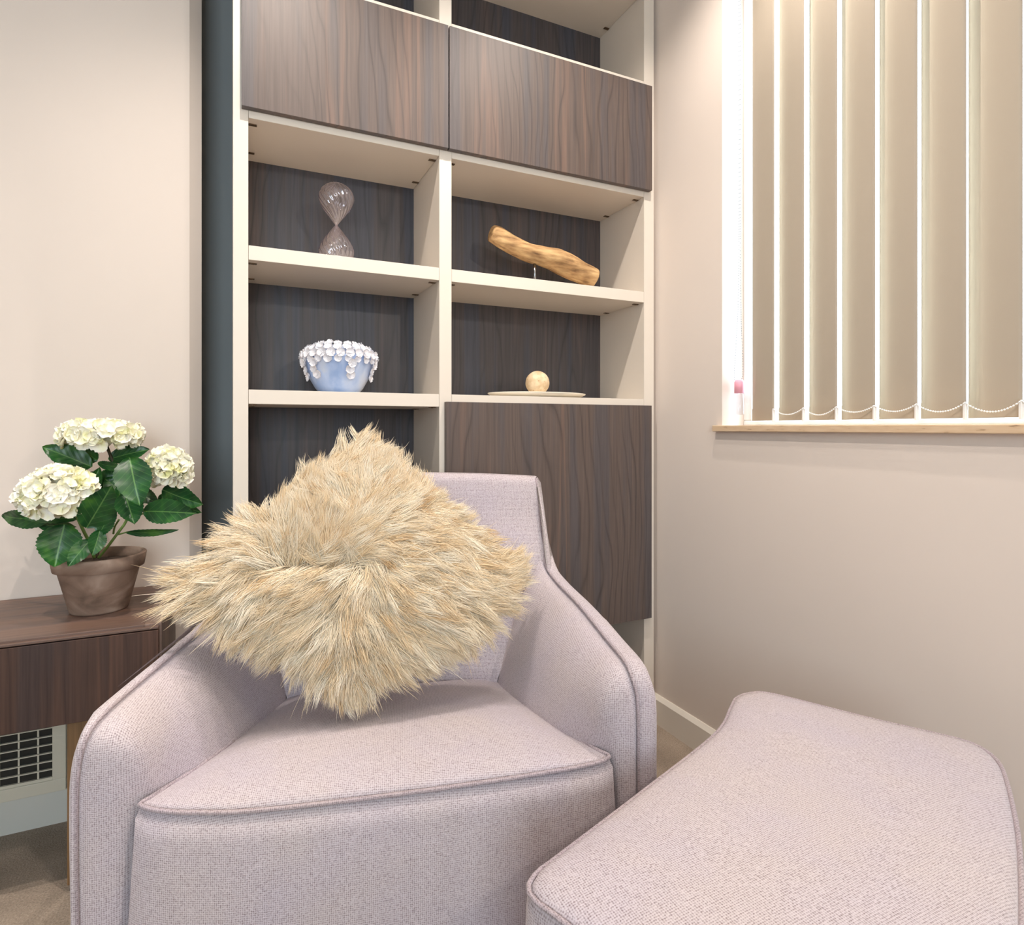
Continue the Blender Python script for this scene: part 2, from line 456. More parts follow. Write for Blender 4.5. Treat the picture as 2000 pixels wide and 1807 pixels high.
# bead chain linking the weights
beads = Acc()
bs = [Vector(v) for v in ((1, 0, 0), (0, 1, 0), (0, 0, 1), (-1, 0, 0), (0, -1, 0), (0, 0, -1))]
bf = [(0, 1, 2), (1, 3, 2), (3, 4, 2), (4, 0, 2), (1, 0, 5), (3, 1, 5), (4, 3, 5), (0, 4, 5)]
_b = bmesh.new(); bmesh.ops.create_icosphere(_b, subdivisions=1, radius=1.0)
BV = [v.co.copy() for v in _b.verts]; BF = [tuple(v.index for v in f.verts) for f in _b.faces]; _b.free()
def bead(acc, p, r): acc.add([Vector(p) + q * r for q in BV], BF)
for a, b_ in zip(ends[:-1], ends[1:]):
    sag = random.uniform(0.013, 0.020)
    pts = []
    for t in np.linspace(0, 1, 40):
        pts.append((a[0] + (b_[0] - a[0]) * t - 0.004, a[1] + (b_[1] - a[1]) * t, ZB + 0.030 - 4 * sag * t * (1 - t)))
    for p in pts[::2]: bead(beads, p, 0.0021)
    V, Fc = tube(pts, 0.0007, 5); beads.add(V, Fc)
bl(beads.obj('bead_chain', M['upvc']))
# control chain loop near the reveal
loop = Acc()
path = crom([(XB - 0.004, 1.319, 2.33), (XB - 0.004, 1.319, 1.6), (XB - 0.004, 1.323, 1.36), (XB - 0.005, 1.335, 1.18), (XB - 0.006, 1.335, 1.145),
             (XB - 0.006, 1.330, 1.126), (XB - 0.006, 1.321, 1.118), (XB - 0.006, 1.312, 1.126), (XB - 0.006, 1.306, 1.145), (XB - 0.005, 1.304, 1.18), (XB - 0.004, 1.312, 1.36), (XB - 0.004, 1.315, 1.6), (XB - 0.004, 1.315, 2.33)], 60)
last = None
for p in path:
    if last is None or np.linalg.norm(p - last) > 0.0065: bead(loop, p, 0.0017); last = p
V, Fc = tube([tuple(p) for p in path[::4]], 0.0004, 4); loop.add(V, Fc)
bl(loop.obj('control_chain', plain('grey_chain', lin(170, 175, 180), 0.4)))

# clear chain weight with a pink cap that the loop runs through
wy, wz = 1.3165, 1.037
V, Fc = lathe([(0.0001, 0.0), (0.012, 0.0), (0.0135, 0.003), (0.0135, 0.066), (0.0001, 0.068)], 18)
bl(mesh_obj('chain_weight', [(x + XB - 0.006, y + wy, z + wz) for x, y, z in V], Fc, M['clear_plastic'], None, True))
V, Fc = lathe([(0.0001, 0.064), (0.0142, 0.064), (0.0142, 0.096), (0.011, 0.103), (0.0001, 0.104)], 18)
bl(mesh_obj('weight_cap', [(x + XB - 0.006, y + wy, z + wz) for x, y, z in V], Fc, plain('pink_plastic', lin(248, 176, 196), 0.4), None, True))

# ------------------------------------------------------------------ bookcase
bk = thing('bookcase', 'tall built-in bookcase of cream panels with smoked wood doors and back', 'bookcase', (0.65, 1.75, 0))
def bc(o):
    o.parent = bk; o.matrix_parent_inverse = Matrix.Translation(-Vector(bk.location)); return o
YF, YB = 1.64, 1.905; HT = 2.66
bc(box('side_panel', 0.0057, 0.0405, YF, YB + 0.02, 0, HT, M['panel'], bev=0.0008))
bc(box('side_panel', 0.5398, 0.5767, YF, YB, 0, HT, M['panel'], bev=0.0008))
bc(box('side_panel', 1.2595, 1.300, YF, YB + 0.02, 0, HT, M['panel'], bev=0.0008))
cols_ = [(0.0405, 0.5398), (0.5767, 1.2595)]
lev = [(0.355, 0.391), (1.059, 1.095), (1.420, 1.456), (1.775, 1.811), (2.128, 2.1635), (2.464, 2.500)]
for ci, (x0, x1) in enumerate(cols_):
    bc(box('back_panel', x0, x1, YB, YB + 0.016, 0.02, HT, M['backp']))
    for li, (z0, z1) in enumerate(lev):
        if li == 0 and ci == 0: z0, z1 = 0.36, 0.396
        s_ = bc(box('shelf', x0 + 0.0006, x1 - 0.0006, YF, YB, z0, z1, M['panel'], bev=0.0008))
        if li >= 1:
            for bx, sgn in ((x0, 1), (x1, -1)):
                for by in (1.668, 1.842):
                    xa, xb = (bx + 0.001, bx + 0.021) if sgn > 0 else (bx - 0.021, bx - 0.001)
                    bm = bmesh.new(); add_box(bm, xa, xb, by, by + 0.011, z0 - 0.0022, z0 - 0.0001, 0.0006)
                    add_box(bm, (xa + xb) / 2 - 0.003, (xa + xb) / 2 + 0.003, by + 0.003, by + 0.008, z0 - 0.0032, z0 - 0.0021)
                    f_ = bm_obj('shelf_fitting', bm, M['bronze']); f_.parent = s_
bc(box('top_panel', 0.0057, 1.300, YF, YB + 0.02, HT, HT + 0.035, M['panel']))
def dshift(o, dx, dz):
    """own veneer leaf for each door: shift the mesh against its origin"""
    me = o.data
    for v in me.vertices: v.co.x += dx; v.co.z += dz
    o.location.x -= dx; o.location.z -= dz; return o
d = dshift(box('door', 0.0251, 0.5605, 1.620, 1.6385, 1.793, 2.142, M['door'], bev=0.0008), 1.3, 0.7); bc(d)
d = dshift(box('door', 0.5640, 1.2779, 1.620, 1.6385, 1.793, 2.142, M['door'], bev=0.0008), 3.1, -0.4); bc(d)
d = dshift(box('door', 0.5544, 1.2758, 1.620, 1.6385, 0.363, 1.073, M['door'], bev=0.0008), 5.7, 2.4); bc(d)

# ------------------------------------------------------------------ things on the shelves
# hourglass
hg = thing('hourglass', 'spiral ribbed clear glass hourglass on the shelf under the left door', 'hourglass', (0.273, 1.76, 1.456))
def bulb_profile(flip):
    pr = []
    for i in range(29):
        t = i / 28
        h = t * 0.119
        if t < 0.62: r = 0.003 + 0.045 * (math.sin(t / 0.62 * math.pi / 2) ** 0.95) * (0.35 + 0.65 * t / 0.62) ** 0.35
        else: r = 0.048 * math.sqrt(max(0, 1 - ((t - 0.62) / 0.385) ** 2))
        pr.append((max(r, 0.0005), h))
    return [(r, 0.1195 + h) for r, h in pr] if not flip else [(r, 0.1195 - h) for r, h in pr]
def ribs(sign):
    def f(a, i, r): return r * (1 + 0.045 * math.sin(18 * (a + sign * i * 0.055)))
    return f
V, Fc = lathe(bulb_profile(False), 176, ribs(1)); mesh_obj('upper_bulb', V, Fc, M['hourglass'], hg, True)
pr = [(r, max(z, 0.003)) for r, z in bulb_profile(True)]
V, Fc = lathe(pr, 176, ribs(-1)); mesh_obj('lower_bulb', V, Fc, M['hourglass'], hg, True)
V, Fc = lathe([(0.0042, 0.112), (0.0033, 0.1195), (0.0042, 0.127)], 16); mesh_obj('neck', V, Fc, M['hourglass'], hg, True)
V, Fc = lathe([(0.0001, 0.008), (0.026, 0.009), (0.036, 0.016), (0.034, 0.024), (0.0001, 0.034)], 32)
mesh_obj('sand', V, Fc, plain('white_sand', lin(235, 230, 226), 0.8, bstr=0.4, bscale=900), hg, True)

# blue bowl with white flowers
m, nt, b = new_mat('pale_blue_glaze'); v = coords(nt, (22, 22, 12))
n1 = N(nt, 'ShaderNodeTexNoise'); n1.inputs['Scale'].default_value = 1; n1.inputs['Detail'].default_value = 5; nt.links.new(v, n1.inputs['Vector'])
nt.links.new(ramp(nt, n1.outputs[0], [(0.35, lin(158, 184, 228)), (0.55, lin(188, 206, 238)), (0.7, lin(206, 216, 236))]), b.inputs['Base Color'])
b.inputs['Roughness'].default_value = 0.18; M['blue'] = m
M['bisque'] = plain('white_glazed_flower', lin(240, 238, 242), 0.3, noise_amt=0.02)
bw = thing('flower_bowl', 'pale blue ceramic bowl rimmed with small white flowers on the shelf', 'bowl', (0.280, 1.755, 1.095))
pr = [(0.0001, 0.002), (0.050, 0.0), (0.056, 0.004), (0.066, 0.016), (0.082, 0.045), (0.094, 0.078), (0.097, 0.098), (0.090, 0.114), (0.074, 0.126), (0.056, 0.134),
      (0.052, 0.133), (0.074, 0.120), (0.088, 0.096), (0.076, 0.04), (0.05, 0.012), (0.0001, 0.010)]
V, Fc = lathe(pr, 56, lambda a, i, r: r * (1 + 0.012 * math.sin(5 * a + 1))); mesh_obj('bowl_body', V, Fc, M['blue'], bw, True)
def floret_mesh(name, mat, npet=5, R0=0.0125, cup=0.35, width=0.62, seedv=0):
    acc = Acc(); rr = random.Random(seedv)
    for p in range(npet):
        a = 2 * math.pi * p / npet + rr.uniform(-0.1, 0.1)
        rows = 7; cols = 7; V = []
        for i in range(rows):
            t = i / (rows - 1)
            w = R0 * width * math.sqrt(max(0.0, 1 - ((t - 0.60) / 0.62) ** 2 if t < 0.6 else 1 - ((t - 0.60) / 0.41) ** 2)) * (0.35 + 0.65 * min(1, t / 0.5)) + 0.0002
            for j in range(cols):
                s = -1 + 2 * j / (cols - 1)
                x = R0 * (t * 0.97 + 0.03 * t * (1 - s * s)); y = w * s
                z = R0 * (cup * t * t + 0.20 * s * s * (0.4 + t) - 0.05) + 0.0008 * p
                V.append((x * math.cos(a) - y * math.sin(a), x * math.sin(a) + y * math.cos(a), z))
        acc.add(V, grid_faces(rows, cols))
    return acc
fa = floret_mesh('f', None)
for q in BV: pass
bv = len(fa.v); bead(fa, (0, 0, 0.0022), 0.0016)
fl_me = None
def place_flower(ang_, z_, rad_, tilt, sc=1.0):
    global fl_me
    if fl_me is None:
        o = fa.obj('ceramic_flower', M['bisque']); fl_me = o.data
        md = None
    else:
        o = bpy.data.objects.new('ceramic_flower', fl_me); COL.objects.link(o)
    n = Vector((math.cos(ang_) * math.cos(tilt), math.sin(ang_) * math.cos(tilt), math.sin(tilt)))
    o.rotation_euler = (n.to_track_quat('Z', 'Y') @ Matrix.Rotation(random.uniform(0, 6), 3, 'Z').to_quaternion()).to_euler()
    o.location = Vector((math.cos(ang_) * rad_, math.sin(ang_) * rad_, z_)); o.scale = (sc,) * 3
    o.parent = bw
for k_ in range(26):
    a = 2 * math.pi * k_ / 26; place_flower(a, 0.106, 0.0985, R(12), random.uniform(0.92, 1.1))
for k_ in range(23):
    a = 2 * math.pi * (k_ + 0.5) / 23; place_flower(a, 0.121, 0.086, R(38), random.uniform(0.9, 1.1))
for k_ in range(17):
    a = 2 * math.pi * (k_ + 0.2) / 17; place_flower(a, 0.132, 0.064, R(50), random.uniform(0.9, 1.05))
for k_ in range(24):
    a = 2 * math.pi * (k_ + 0.3) / 24; place_flower(a, 0.092, 0.0985, R(-6), random.uniform(0.75, 0.95))
# hanging strands of flowers
for ad, zs in ((-82, (0.080, 0.064, 0.049)), (-141, (0.082, 0.066, 0.050)), (-28, (0.080, 0.062, 0.046)), (-168, (0.082, 0.062, 0.045)), (70, (0.088, 0.07)), (120, (0.088, 0.066))):
    for q, z_ in enumerate(zs):
        rad_ = 0.070 + (z_ - 0.02) * 0.40
        place_flower(R(ad + random.uniform(-4, 4)), z_, rad_ + 0.004, R(-8), 1.0)

# driftwood on a steel rod
dw = thing('driftwood_ornament', 'piece of weathered driftwood mounted on a thin steel rod', 'ornament', (0.908, 1.76, 1.456))
m, nt, b = new_mat('weathered_driftwood'); v = coords(nt, (10, 60, 60), (0, R(12), 0))
n1 = N(nt, 'ShaderNodeTexNoise'); n1.inputs['Scale'].default_value = 1.2; n1.inputs['Detail'].default_value = 8; nt.links.new(v, n1.inputs['Vector'])
v2 = coords(nt, (14, 14, 14)); n2 = N(nt, 'ShaderNodeTexNoise'); n2.inputs['Scale'].default_value = 1; n2.inputs['Detail'].default_value = 3; nt.links.new(v2, n2.inputs['Vector'])
c1 = ramp(nt, n1.outputs[0], [(0.30, lin(120, 90, 60)), (0.46, lin(186, 148, 102)), (0.7, lin(222, 188, 136))])
c2 = ramp(nt, n2.outputs[0], [(0.35, (0.74, 0.70, 0.66, 1)), (0.6, (1.05, 1.02, 1.0, 1))])
nt.links.new(mixc(nt, c1, c2, 1.0, 'MULTIPLY'), b.inputs['Base Color']); b.inputs['Roughness'].default_value = 0.8
bump(nt, b, n1.outputs[0], 0.7, 0.004); M['drift'] = m
spine = [(-0.158, 0.0, 0.163, 0.020), (-0.154, 0.0, 0.162, 0.0265), (-0.135, 0.0, 0.157, 0.0300), (-0.09, 0.002, 0.138, 0.0305), (-0.03, 0.0, 0.119, 0.0300), (0.02, -0.002, 0.112, 0.032),
         (0.08, 0.0, 0.104, 0.0385), (0.14, 0.004, 0.089, 0.0385), (0.19, 0.006, 0.072, 0.037), (0.228, 0.008, 0.060, 0.036), (0.236, 0.008, 0.057, 0.030)]
cr = crom(spine, 7)
V, Fc = tube([p[:3] for p in cr], [max(0.004, float(p[3])) for p in cr], 26)
V2 = []
for p in V:
    nv = noise.noise(Vector((p.x * 9, p.y * 30, p.z * 30))) * 0.0045 + noise.noise(Vector((p.x * 30, p.y * 80, p.z * 80))) * 0.0015
    c_ = min(cr, key=lambda q: (q[0] - p.x) ** 2 + (q[2] - p.z) ** 2)
    dv = (p - Vector(c_[:3])); dv = dv.normalized() if dv.length > 1e-5 else dv
    V2.append(p + dv * nv)
mesh_obj('driftwood', V2, Fc, M['drift'], dw, True)
V, Fc = tube([(0, 0, 0.010), (0, 0, 0.092)], 0.0050, 14); mesh_obj('rod', V, Fc, M['steel'], dw, True)
bm = bmesh.new(); add_box(bm, -0.045, 0.045, -0.03, 0.03, 0, 0.012, 0.001); bm_obj('base', bm, M['black'], dw)

# dish and ball
V, Fc = lathe([(0.0001, 0.0), (0.80, 0.0), (0.93, 0.0075), (0.99, 0.0125), (1.0, 0.0155), (0.985, 0.0165), (0.90, 0.0150), (0.75, 0.0135), (0.0001, 0.0125)], 64)
V = [(x * 0.172, y * 0.115, z) for x, y, z in V]
dish = mesh_obj('dish', V, Fc, plain('cream_stoneware', lin(232, 224, 208), 0.5, noise_amt=0.04, nscale=30), None, True, (0.917, 1.758, 1.095))
tag(dish, 'shallow cream oval dish under the small ball on the right shelf', 'dish')
m, nt, b = new_mat('pitted_pale_stone'); v = coords(nt)
n1 = N(nt, 'ShaderNodeTexVoronoi'); n1.inputs['Scale'].default_value = 75; nt.links.new(v, n1.inputs['Vector'])
n2 = N(nt, 'ShaderNodeTexNoise'); n2.inputs['Scale'].default_value = 40; n2.inputs['Detail'].default_value = 5; nt.links.new(v, n2.inputs['Vector'])
c1 = ramp(nt, n1.outputs['Distance'], [(0.0, lin(176, 130, 86)), (0.22, lin(236, 210, 172)), (1, lin(242, 220, 188))])
c2 = ramp(nt, n2.outputs[0], [(0.38, (0.80, 0.74, 0.66, 1)), (0.55, (1, 1, 1, 1))])
nt.links.new(mixc(nt, c1, c2, 1.0, 'MULTIPLY'), b.inputs['Base Color']); b.inputs['Roughness'].default_value = 0.6
bm = bmesh.new(); bmesh.ops.create_uvsphere(bm, u_segments=40, v_segments=24, radius=0.0395)
for v_ in bm.verts: v_.co *= 1 + 0.012 * noise.noise(v_.co * 60)
ball = bm_obj('stone_ball', bm, m, None, True); ball.location = (0.917, 1.758, 1.095 + 0.0125 + 0.0393)
tag(ball, 'small round pitted cream ball resting on the oval dish', 'ball')

# ------------------------------------------------------------------ side table
st = thing('side_table', 'dark walnut side table with a drawer box under the potted flowers', 'side table', (-0.6, 1.76, 0))
def tb(o):
    o.parent = st; o.matrix_parent_inverse = Matrix.Translation(-Vector(st.location)); return o
tx0, tx1, ty0, ty1, tz0, tz1 = -1.35, -0.1407, 1.568, 1.944, 0.369, 0.5581
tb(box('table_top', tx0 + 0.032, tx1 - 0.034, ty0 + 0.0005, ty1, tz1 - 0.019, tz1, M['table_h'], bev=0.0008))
tb(box('end_panel', tx1 - 0.034, tx1, ty0, ty1, tz0, tz1 + 0.0004, M['table_end_lit'], bev=0.0012))
tb(box('end_panel', tx0, tx0 + 0.032, ty0, ty1, tz0, tz1 + 0.0004, M['table_end_lit'], bev=0.0012))
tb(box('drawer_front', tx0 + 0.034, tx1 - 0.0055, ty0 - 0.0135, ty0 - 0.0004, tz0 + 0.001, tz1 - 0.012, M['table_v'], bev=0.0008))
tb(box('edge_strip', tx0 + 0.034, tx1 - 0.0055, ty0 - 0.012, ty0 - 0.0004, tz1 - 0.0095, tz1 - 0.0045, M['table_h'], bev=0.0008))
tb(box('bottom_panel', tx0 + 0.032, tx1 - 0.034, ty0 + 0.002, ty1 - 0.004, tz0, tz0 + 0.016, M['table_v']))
tb(box('back_panel', tx0 + 0.032, tx1 - 0.034, ty1 - 0.016, ty1 - 0.002, tz0 + 0.016, tz1 - 0.019, M['table_v']))
for lx in (-0.318, -1.28):
    for ly in (1.574, 1.80):
        lg = tb(box('leg', lx, lx + 0.055, ly, ly + 0.04, 0.014, tz0, M['leg'], bev=0.002))
        f_ = box('foot', lx + 0.012, lx + 0.043, ly + 0.004, ly + 0.036, 0, 0.014, M['black'], bev=0.003); f_.parent = lg

# air grille in the boxed duct
gr = thing('air_grille', 'cream slatted air grille low on the wall under the side table', 'air vent', (-0.75, 1.86, 0.085))
def gc(o):
    o.parent = gr; o.matrix_parent_inverse = Matrix.Translation(-Vector(gr.location)); return o
gx0, gx1, gz0, gz1 = -1.15, -0.376, 0.086, 0.320
bm = bmesh.new(); fwd = 0.028
add_box(bm, gx0, gx1, 1.850, 1.8602, gz0, gz0 + 0.030, 0.001); add_box(bm, gx0, gx1, 1.850, 1.8602, gz1 - 0.030, gz1, 0.001)
add_box(bm, gx0, gx0 + fwd, 1.850, 1.8602, gz0 + 0.03, gz1 - 0.03, 0.001); add_box(bm, gx1 - fwd, gx1, 1.850, 1.8602, gz0 + 0.03, gz1 - 0.03, 0.001)
add_box(bm, gx0 + fwd, gx1 - fwd, 1.854, 1.8602, gz0 + 0.03, gz0 + 0.037); gc(bm_obj('vent_frame', bm, M['vent']))
gc(box('duct_shade', gx0 + 0.02, gx1 - 0.02, 1.8596, 1.8600, gz0 + 0.02, gz1 - 0.02, M['vent_dark']))  # near-black sheet in place of the shade inside the duct
z = 0.142
while z < gz1 - 0.032:
    gc(box('louvre', gx0 + fwd, gx1 - fwd, 1.8515, 1.8575, z, z + 0.0024, M['vent'])); z += 0.0209
x = gx1 - fwd - 0.030
while x > gx0 + fwd:
    gc(box('upright_bar', x - 0.0018, x + 0.0018, 1.8568, 1.8596, gz0 + 0.037, gz1 - 0.03, M['vent'])); x -= 0.0385

# ------------------------------------------------------------------ potted hydrangea
S_, C_ = math.sin(R(25.12)), math.cos(R(25.12))
def at(cx, cy, d):
    """a point d metres ahead of the eye, read off a close-up of the plant"""
    px, py = cx / 3.614, 780 + cy / 3.614
    r = (px - 1000) / 1173 * d
    return Vector((S_ * d + C_ * r, C_ * d - S_ * r, 1 - (py - 835) * d / 1173))
PX, PY, PZ = -0.288, 1.748, tz1 + 0.0006
pt = thing('potted_hydrangea', 'cream flowered hydrangea in a brown clay pot on the side table', 'potted plant', (PX, PY, PZ))
def pc(o):
    o.parent = pt; o.matrix_parent_inverse = Matrix.Translation(-Vector(pt.location)); return o
m, nt, b = new_mat('stained_clay'); v = coords(nt, (8, 8, 14), (0.3, 0.2, 0))
n1 = N(nt, 'ShaderNodeTexNoise'); n1.inputs['Scale'].default_value = 1; n1.inputs['Detail'].default_value = 6; n1.inputs['Distortion'].default_value = 1.2
nt.links.new(v, n1.inputs['Vector'])
nt.links.new(ramp(nt, n1.outputs[0], [(0.32, lin(110, 90, 76)), (0.5, lin(146, 122, 106)), (0.66, lin(176, 154, 138))]), b.inputs['Base Color'])
b.inputs['Roughness'].default_value = 0.75; M['clay'] = m
pr = [(0.0001, 0.0), (0.058, 0.0), (0.061, 0.004), (0.0845, 0.100), (0.0860, 0.102), (0.0935, 0.1025), (0.0985, 0.132), (0.0970, 0.134), (0.0900, 0.134), (0.086, 0.112), (0.060, 0.012), (0.0001, 0.010)]
V, Fc = lathe(pr, 56); o = mesh_obj('pot', V, Fc, M['clay'], pt, True)
V, Fc = lathe([(0.0001, 0.112), (0.05, 0.114), (0.0865, 0.111)], 40)
mesh_obj('soil', V, Fc, plain('dark_soil', lin(60, 46, 36), 0.95, noise_amt=0.4, nscale=200, bstr=1, bscale=300), pt, True)

m, nt, b = new_mat('hydrangea_leaf')
uv = N(nt, 'ShaderNodeUVMap'); sep = N(nt, 'ShaderNodeSeparateXYZ'); nt.links.new(uv.outputs[0], sep.inputs[0])
def mth(op_, a, b2=None, b3=None):
    n = N(nt, 'ShaderNodeMath', operation=op_)
    for i_, q in enumerate((a, b2, b3)):
        if q is None: continue
        if isinstance(q, (int, float)): n.inputs[i_].default_value = q
        else: nt.links.new(q, n.inputs[i_])
    return n.outputs[0]
au = mth('ABSOLUTE', mth('SUBTRACT', sep.outputs[0], 0.5))
mid_ = mth('LESS_THAN', au, 0.018)
vv = mth('FRACT', mth('MULTIPLY', mth('SUBTRACT', sep.outputs[1], mth('MULTIPLY', au, 0.62)), 7.0))
vein = mth('LESS_THAN', mth('ABSOLUTE', mth('SUBTRACT', vv, 0.5)), 0.05)
veins = mth('MULTIPLY', mth('MAXIMUM', mid_, mth('MULTIPLY', vein, 0.35)), 0.8)
v = coords(nt, (30, 30, 30)); n1 = N(nt, 'ShaderNodeTexNoise'); n1.inputs['Scale'].default_value = 1; nt.links.new(v, n1.inputs['Vector'])
green = ramp(nt, n1.outputs[0], [(0.3, lin(12, 56, 28)), (0.55, lin(30, 84, 34)), (0.75, lin(66, 116, 38))])
nt.links.new(mixc(nt, green, lin(92, 134, 70), veins), b.inputs['Base Color'])
b.inputs['Roughness'].default_value = 0.36
bump(nt, b, mth('MULTIPLY', mth('PINGPONG', mth('MULTIPLY', mth('SUBTRACT', sep.outputs[1], mth('MULTIPLY', au, 0.62)), 7.0), 0.5), 1.0), 0.16, 0.003)
M['leaf'] = m
M['stem'] = plain('green_stem', lin(104, 132, 62), 0.5, noise_amt=0.15, nscale=40)
M['stem_dark'] = plain('brown_green_stem', lin(62, 56, 34), 0.6, noise_amt=0.2, nscale=40)

CAMV = Vector((0, 0, 1.0))
def leaf(base, tip, width, roll=0.0, droop=0.12, fold=0.22, db=1.44, dt=1.42):
    """base and tip in close-up pixels; width in the same pixels; roll turns the blade about its midrib"""
    B, T = at(base[0], base[1], db), at(tip[0], tip[1], dt)
    L = T - B; ln = L.length; ax = L.normalized()
    tocam = (CAMV - (B + T) / 2).normalized()
    nrm = (tocam - ax * tocam.dot(ax)).normalized()
    nrm = Matrix.Rotation(roll, 3, ax) @ nrm
    if abs(roll) < 1.2 and nrm.z < -0.2: pass
    side = ax.cross(nrm).normalized()
    w = width / 3.614 * (db + dt) / 2 / 1173 / 2 / max(0.35, math.cos(roll))
    rows, cols = 25, 11; V = []; U = []
    for i in range(rows):
        t = i / (rows - 1)
        ww = w * (math.sin(math.pi * min(1, t) ** 0.82) ** 0.72 if 0 < t < 1 else 0.02)
        ww *= 1 + 0.035 * (1 if i % 2 else -1) * (0 < i < rows - 1)
        for j in range(cols):
            s = -1 + 2 * j / (cols - 1)
            lift = fold * w * abs(s) ** 1.3 + droop * ln * (-(t - 0.45) ** 2 * 1.6 + 0.25)
            lift += 0.05 * w * math.sin(t * 19 + (3 if s > 0 else 0)) * abs(s)
            V.append(B + ax * (ln * t) + side * (ww * s) + nrm * lift); U.append((0.5 + 0.5 * s * ww / w, t))
    me_o = mesh_obj('leaf', [p - pt.location for p in V], grid_faces(rows, cols), M['leaf'], pt, True)
    uvl = me_o.data.uv_layers.new(name='UVMap')
    for lp in me_o.data.loops: uvl.data[lp.index].uv = U[lp.vertex_index]
    return me_o
LV = [  # base, tip, width, roll, depth of base, depth of tip
    ((650, 478), (298, 335), 165, 0.25, 1.45, 1.40), ((690, 435), (515, 300), 130, -0.5, 1.47, 1.45),
    ((768, 425), (1055, 352), 120, -0.4, 1.47, 1.49), ((690, 452), (895, 490), 62, 0.3, 1.44, 1.41),
    ((915, 412), (985, 748), 232, 0.1, 1.38, 1.35), ((1022, 790), (1385, 805), 175, -0.15, 1.40, 1.37),
    ((1150, 640), (1428, 745), 165, 0.2, 1.46, 1.45), ((1120, 690), (1415, 800), 120, 0.2, 1.48, 1.45),
    ((885, 940), (1258, 925), 52, 0.5, 1.43, 1.44), ((880, 665), (950, 885), 170, -0.2, 1.39, 1.36),
    ((612, 905), (790, 610), 225, 0.15, 1.37, 1.36), ((700, 955), (822, 760), 120, -0.5, 1.38, 1.39),
    ((455, 885), (385, 1185), 262, 0.1, 1.36, 1.33), ((640, 990), (480, 1180), 120, 0.2, 1.37, 1.33),
    ((705, 925), (650, 1105), 112, -0.2, 1.38, 1.35), ((350, 850), (0, 825), 130, -0.3, 1.42, 1.44),
    ((545, 850), (140, 830), 86, 0.3, 1.41, 1.42), ((540, 900), (250, 880), 95, -0.4, 1.43, 1.44),
    ((620, 500), (335, 490), 60, 0.5, 1.48, 1.49), ((590, 700), (705, 480), 110, 0.2, 1.42, 1.42),
    ((700, 640), (850, 490), 150, -0.2, 1.46, 1.48), ((870, 670), (740, 560), 150, 0.3, 1.47, 1.46),
    ((600, 560), (790, 520), 90, 0.3, 1.48, 1.47), ((930, 640), (1120, 740), 110, -0.3, 1.46, 1.44),
    ((560, 700), (690, 590), 120, 0.3, 1.45, 1.45), ((860, 800), (830, 600), 90, 0.3, 1.45, 1.44)]
for q in LV: leaf(q[0], q[1], q[2], q[3], db=q[4], dt=q[5], droop=random.uniform(0.05, 0.25), fold=random.uniform(0.12, 0.34))
def stem(name, pts, r, mat):
    cr_ = crom([tuple(at(*p) - pt.location) for p in pts], 8)
    V, Fc = tube([tuple(p) for p in cr_], r, 8); mesh_obj(name, V, Fc, mat, pt, True)
stem('stem', [(695, 1120, 1.43), (760, 1040, 1.43), (850, 920, 1.44), (890, 860, 1.45), (960, 700, 1.46), (1130, 560, 1.44)], 0.0033, M['stem'])
stem('stem', [(665, 1120, 1.43), (640, 1030, 1.42), (590, 930, 1.41), (530, 800, 1.39), (480, 740, 1.38)], 0.0036, M['stem'])
stem('stem', [(680, 1120, 1.45), (720, 980, 1.46), (800, 800, 1.47), (850, 620, 1.47), (800, 450, 1.47), (740, 300, 1.47)], 0.0036, M['stem_dark'])
stem('stem', [(800, 950, 1.435), (810, 900, 1.43), (840, 850, 1.42)], 0.0022, M['stem'])
stem('stem', [(1000, 810, 1.42), (1040, 795, 1.40), (930, 760, 1.43), (880, 760, 1.45)], 0.0022, M['stem'])
stem('stem', [(835, 955, 1.44), (870, 945, 1.44), (895, 938, 1.43)], 0.0018, M['stem'])
m, nt, b = new_mat('cream_petals'); v = coords(nt, (40, 40, 40))
n1 = N(nt, 'ShaderNodeTexNoise'); n1.inputs['Scale'].default_value = 1; nt.links.new(v, n1.inputs['Vector'])
nt.links.new(ramp(nt, n1.outputs[0], [(0.30, lin(240, 238, 190)), (0.45, lin(252, 249, 228)), (0.7, lin(255, 253, 246))]), b.inputs['Base Color'])
b.inputs['Roughness'].default_value = 0.6; b.inputs['Subsurface Weight'].default_value = 0.15; b.inputs['Subsurface Radius'].default_value = (0.01, 0.01, 0.006)
M['petal'] = m
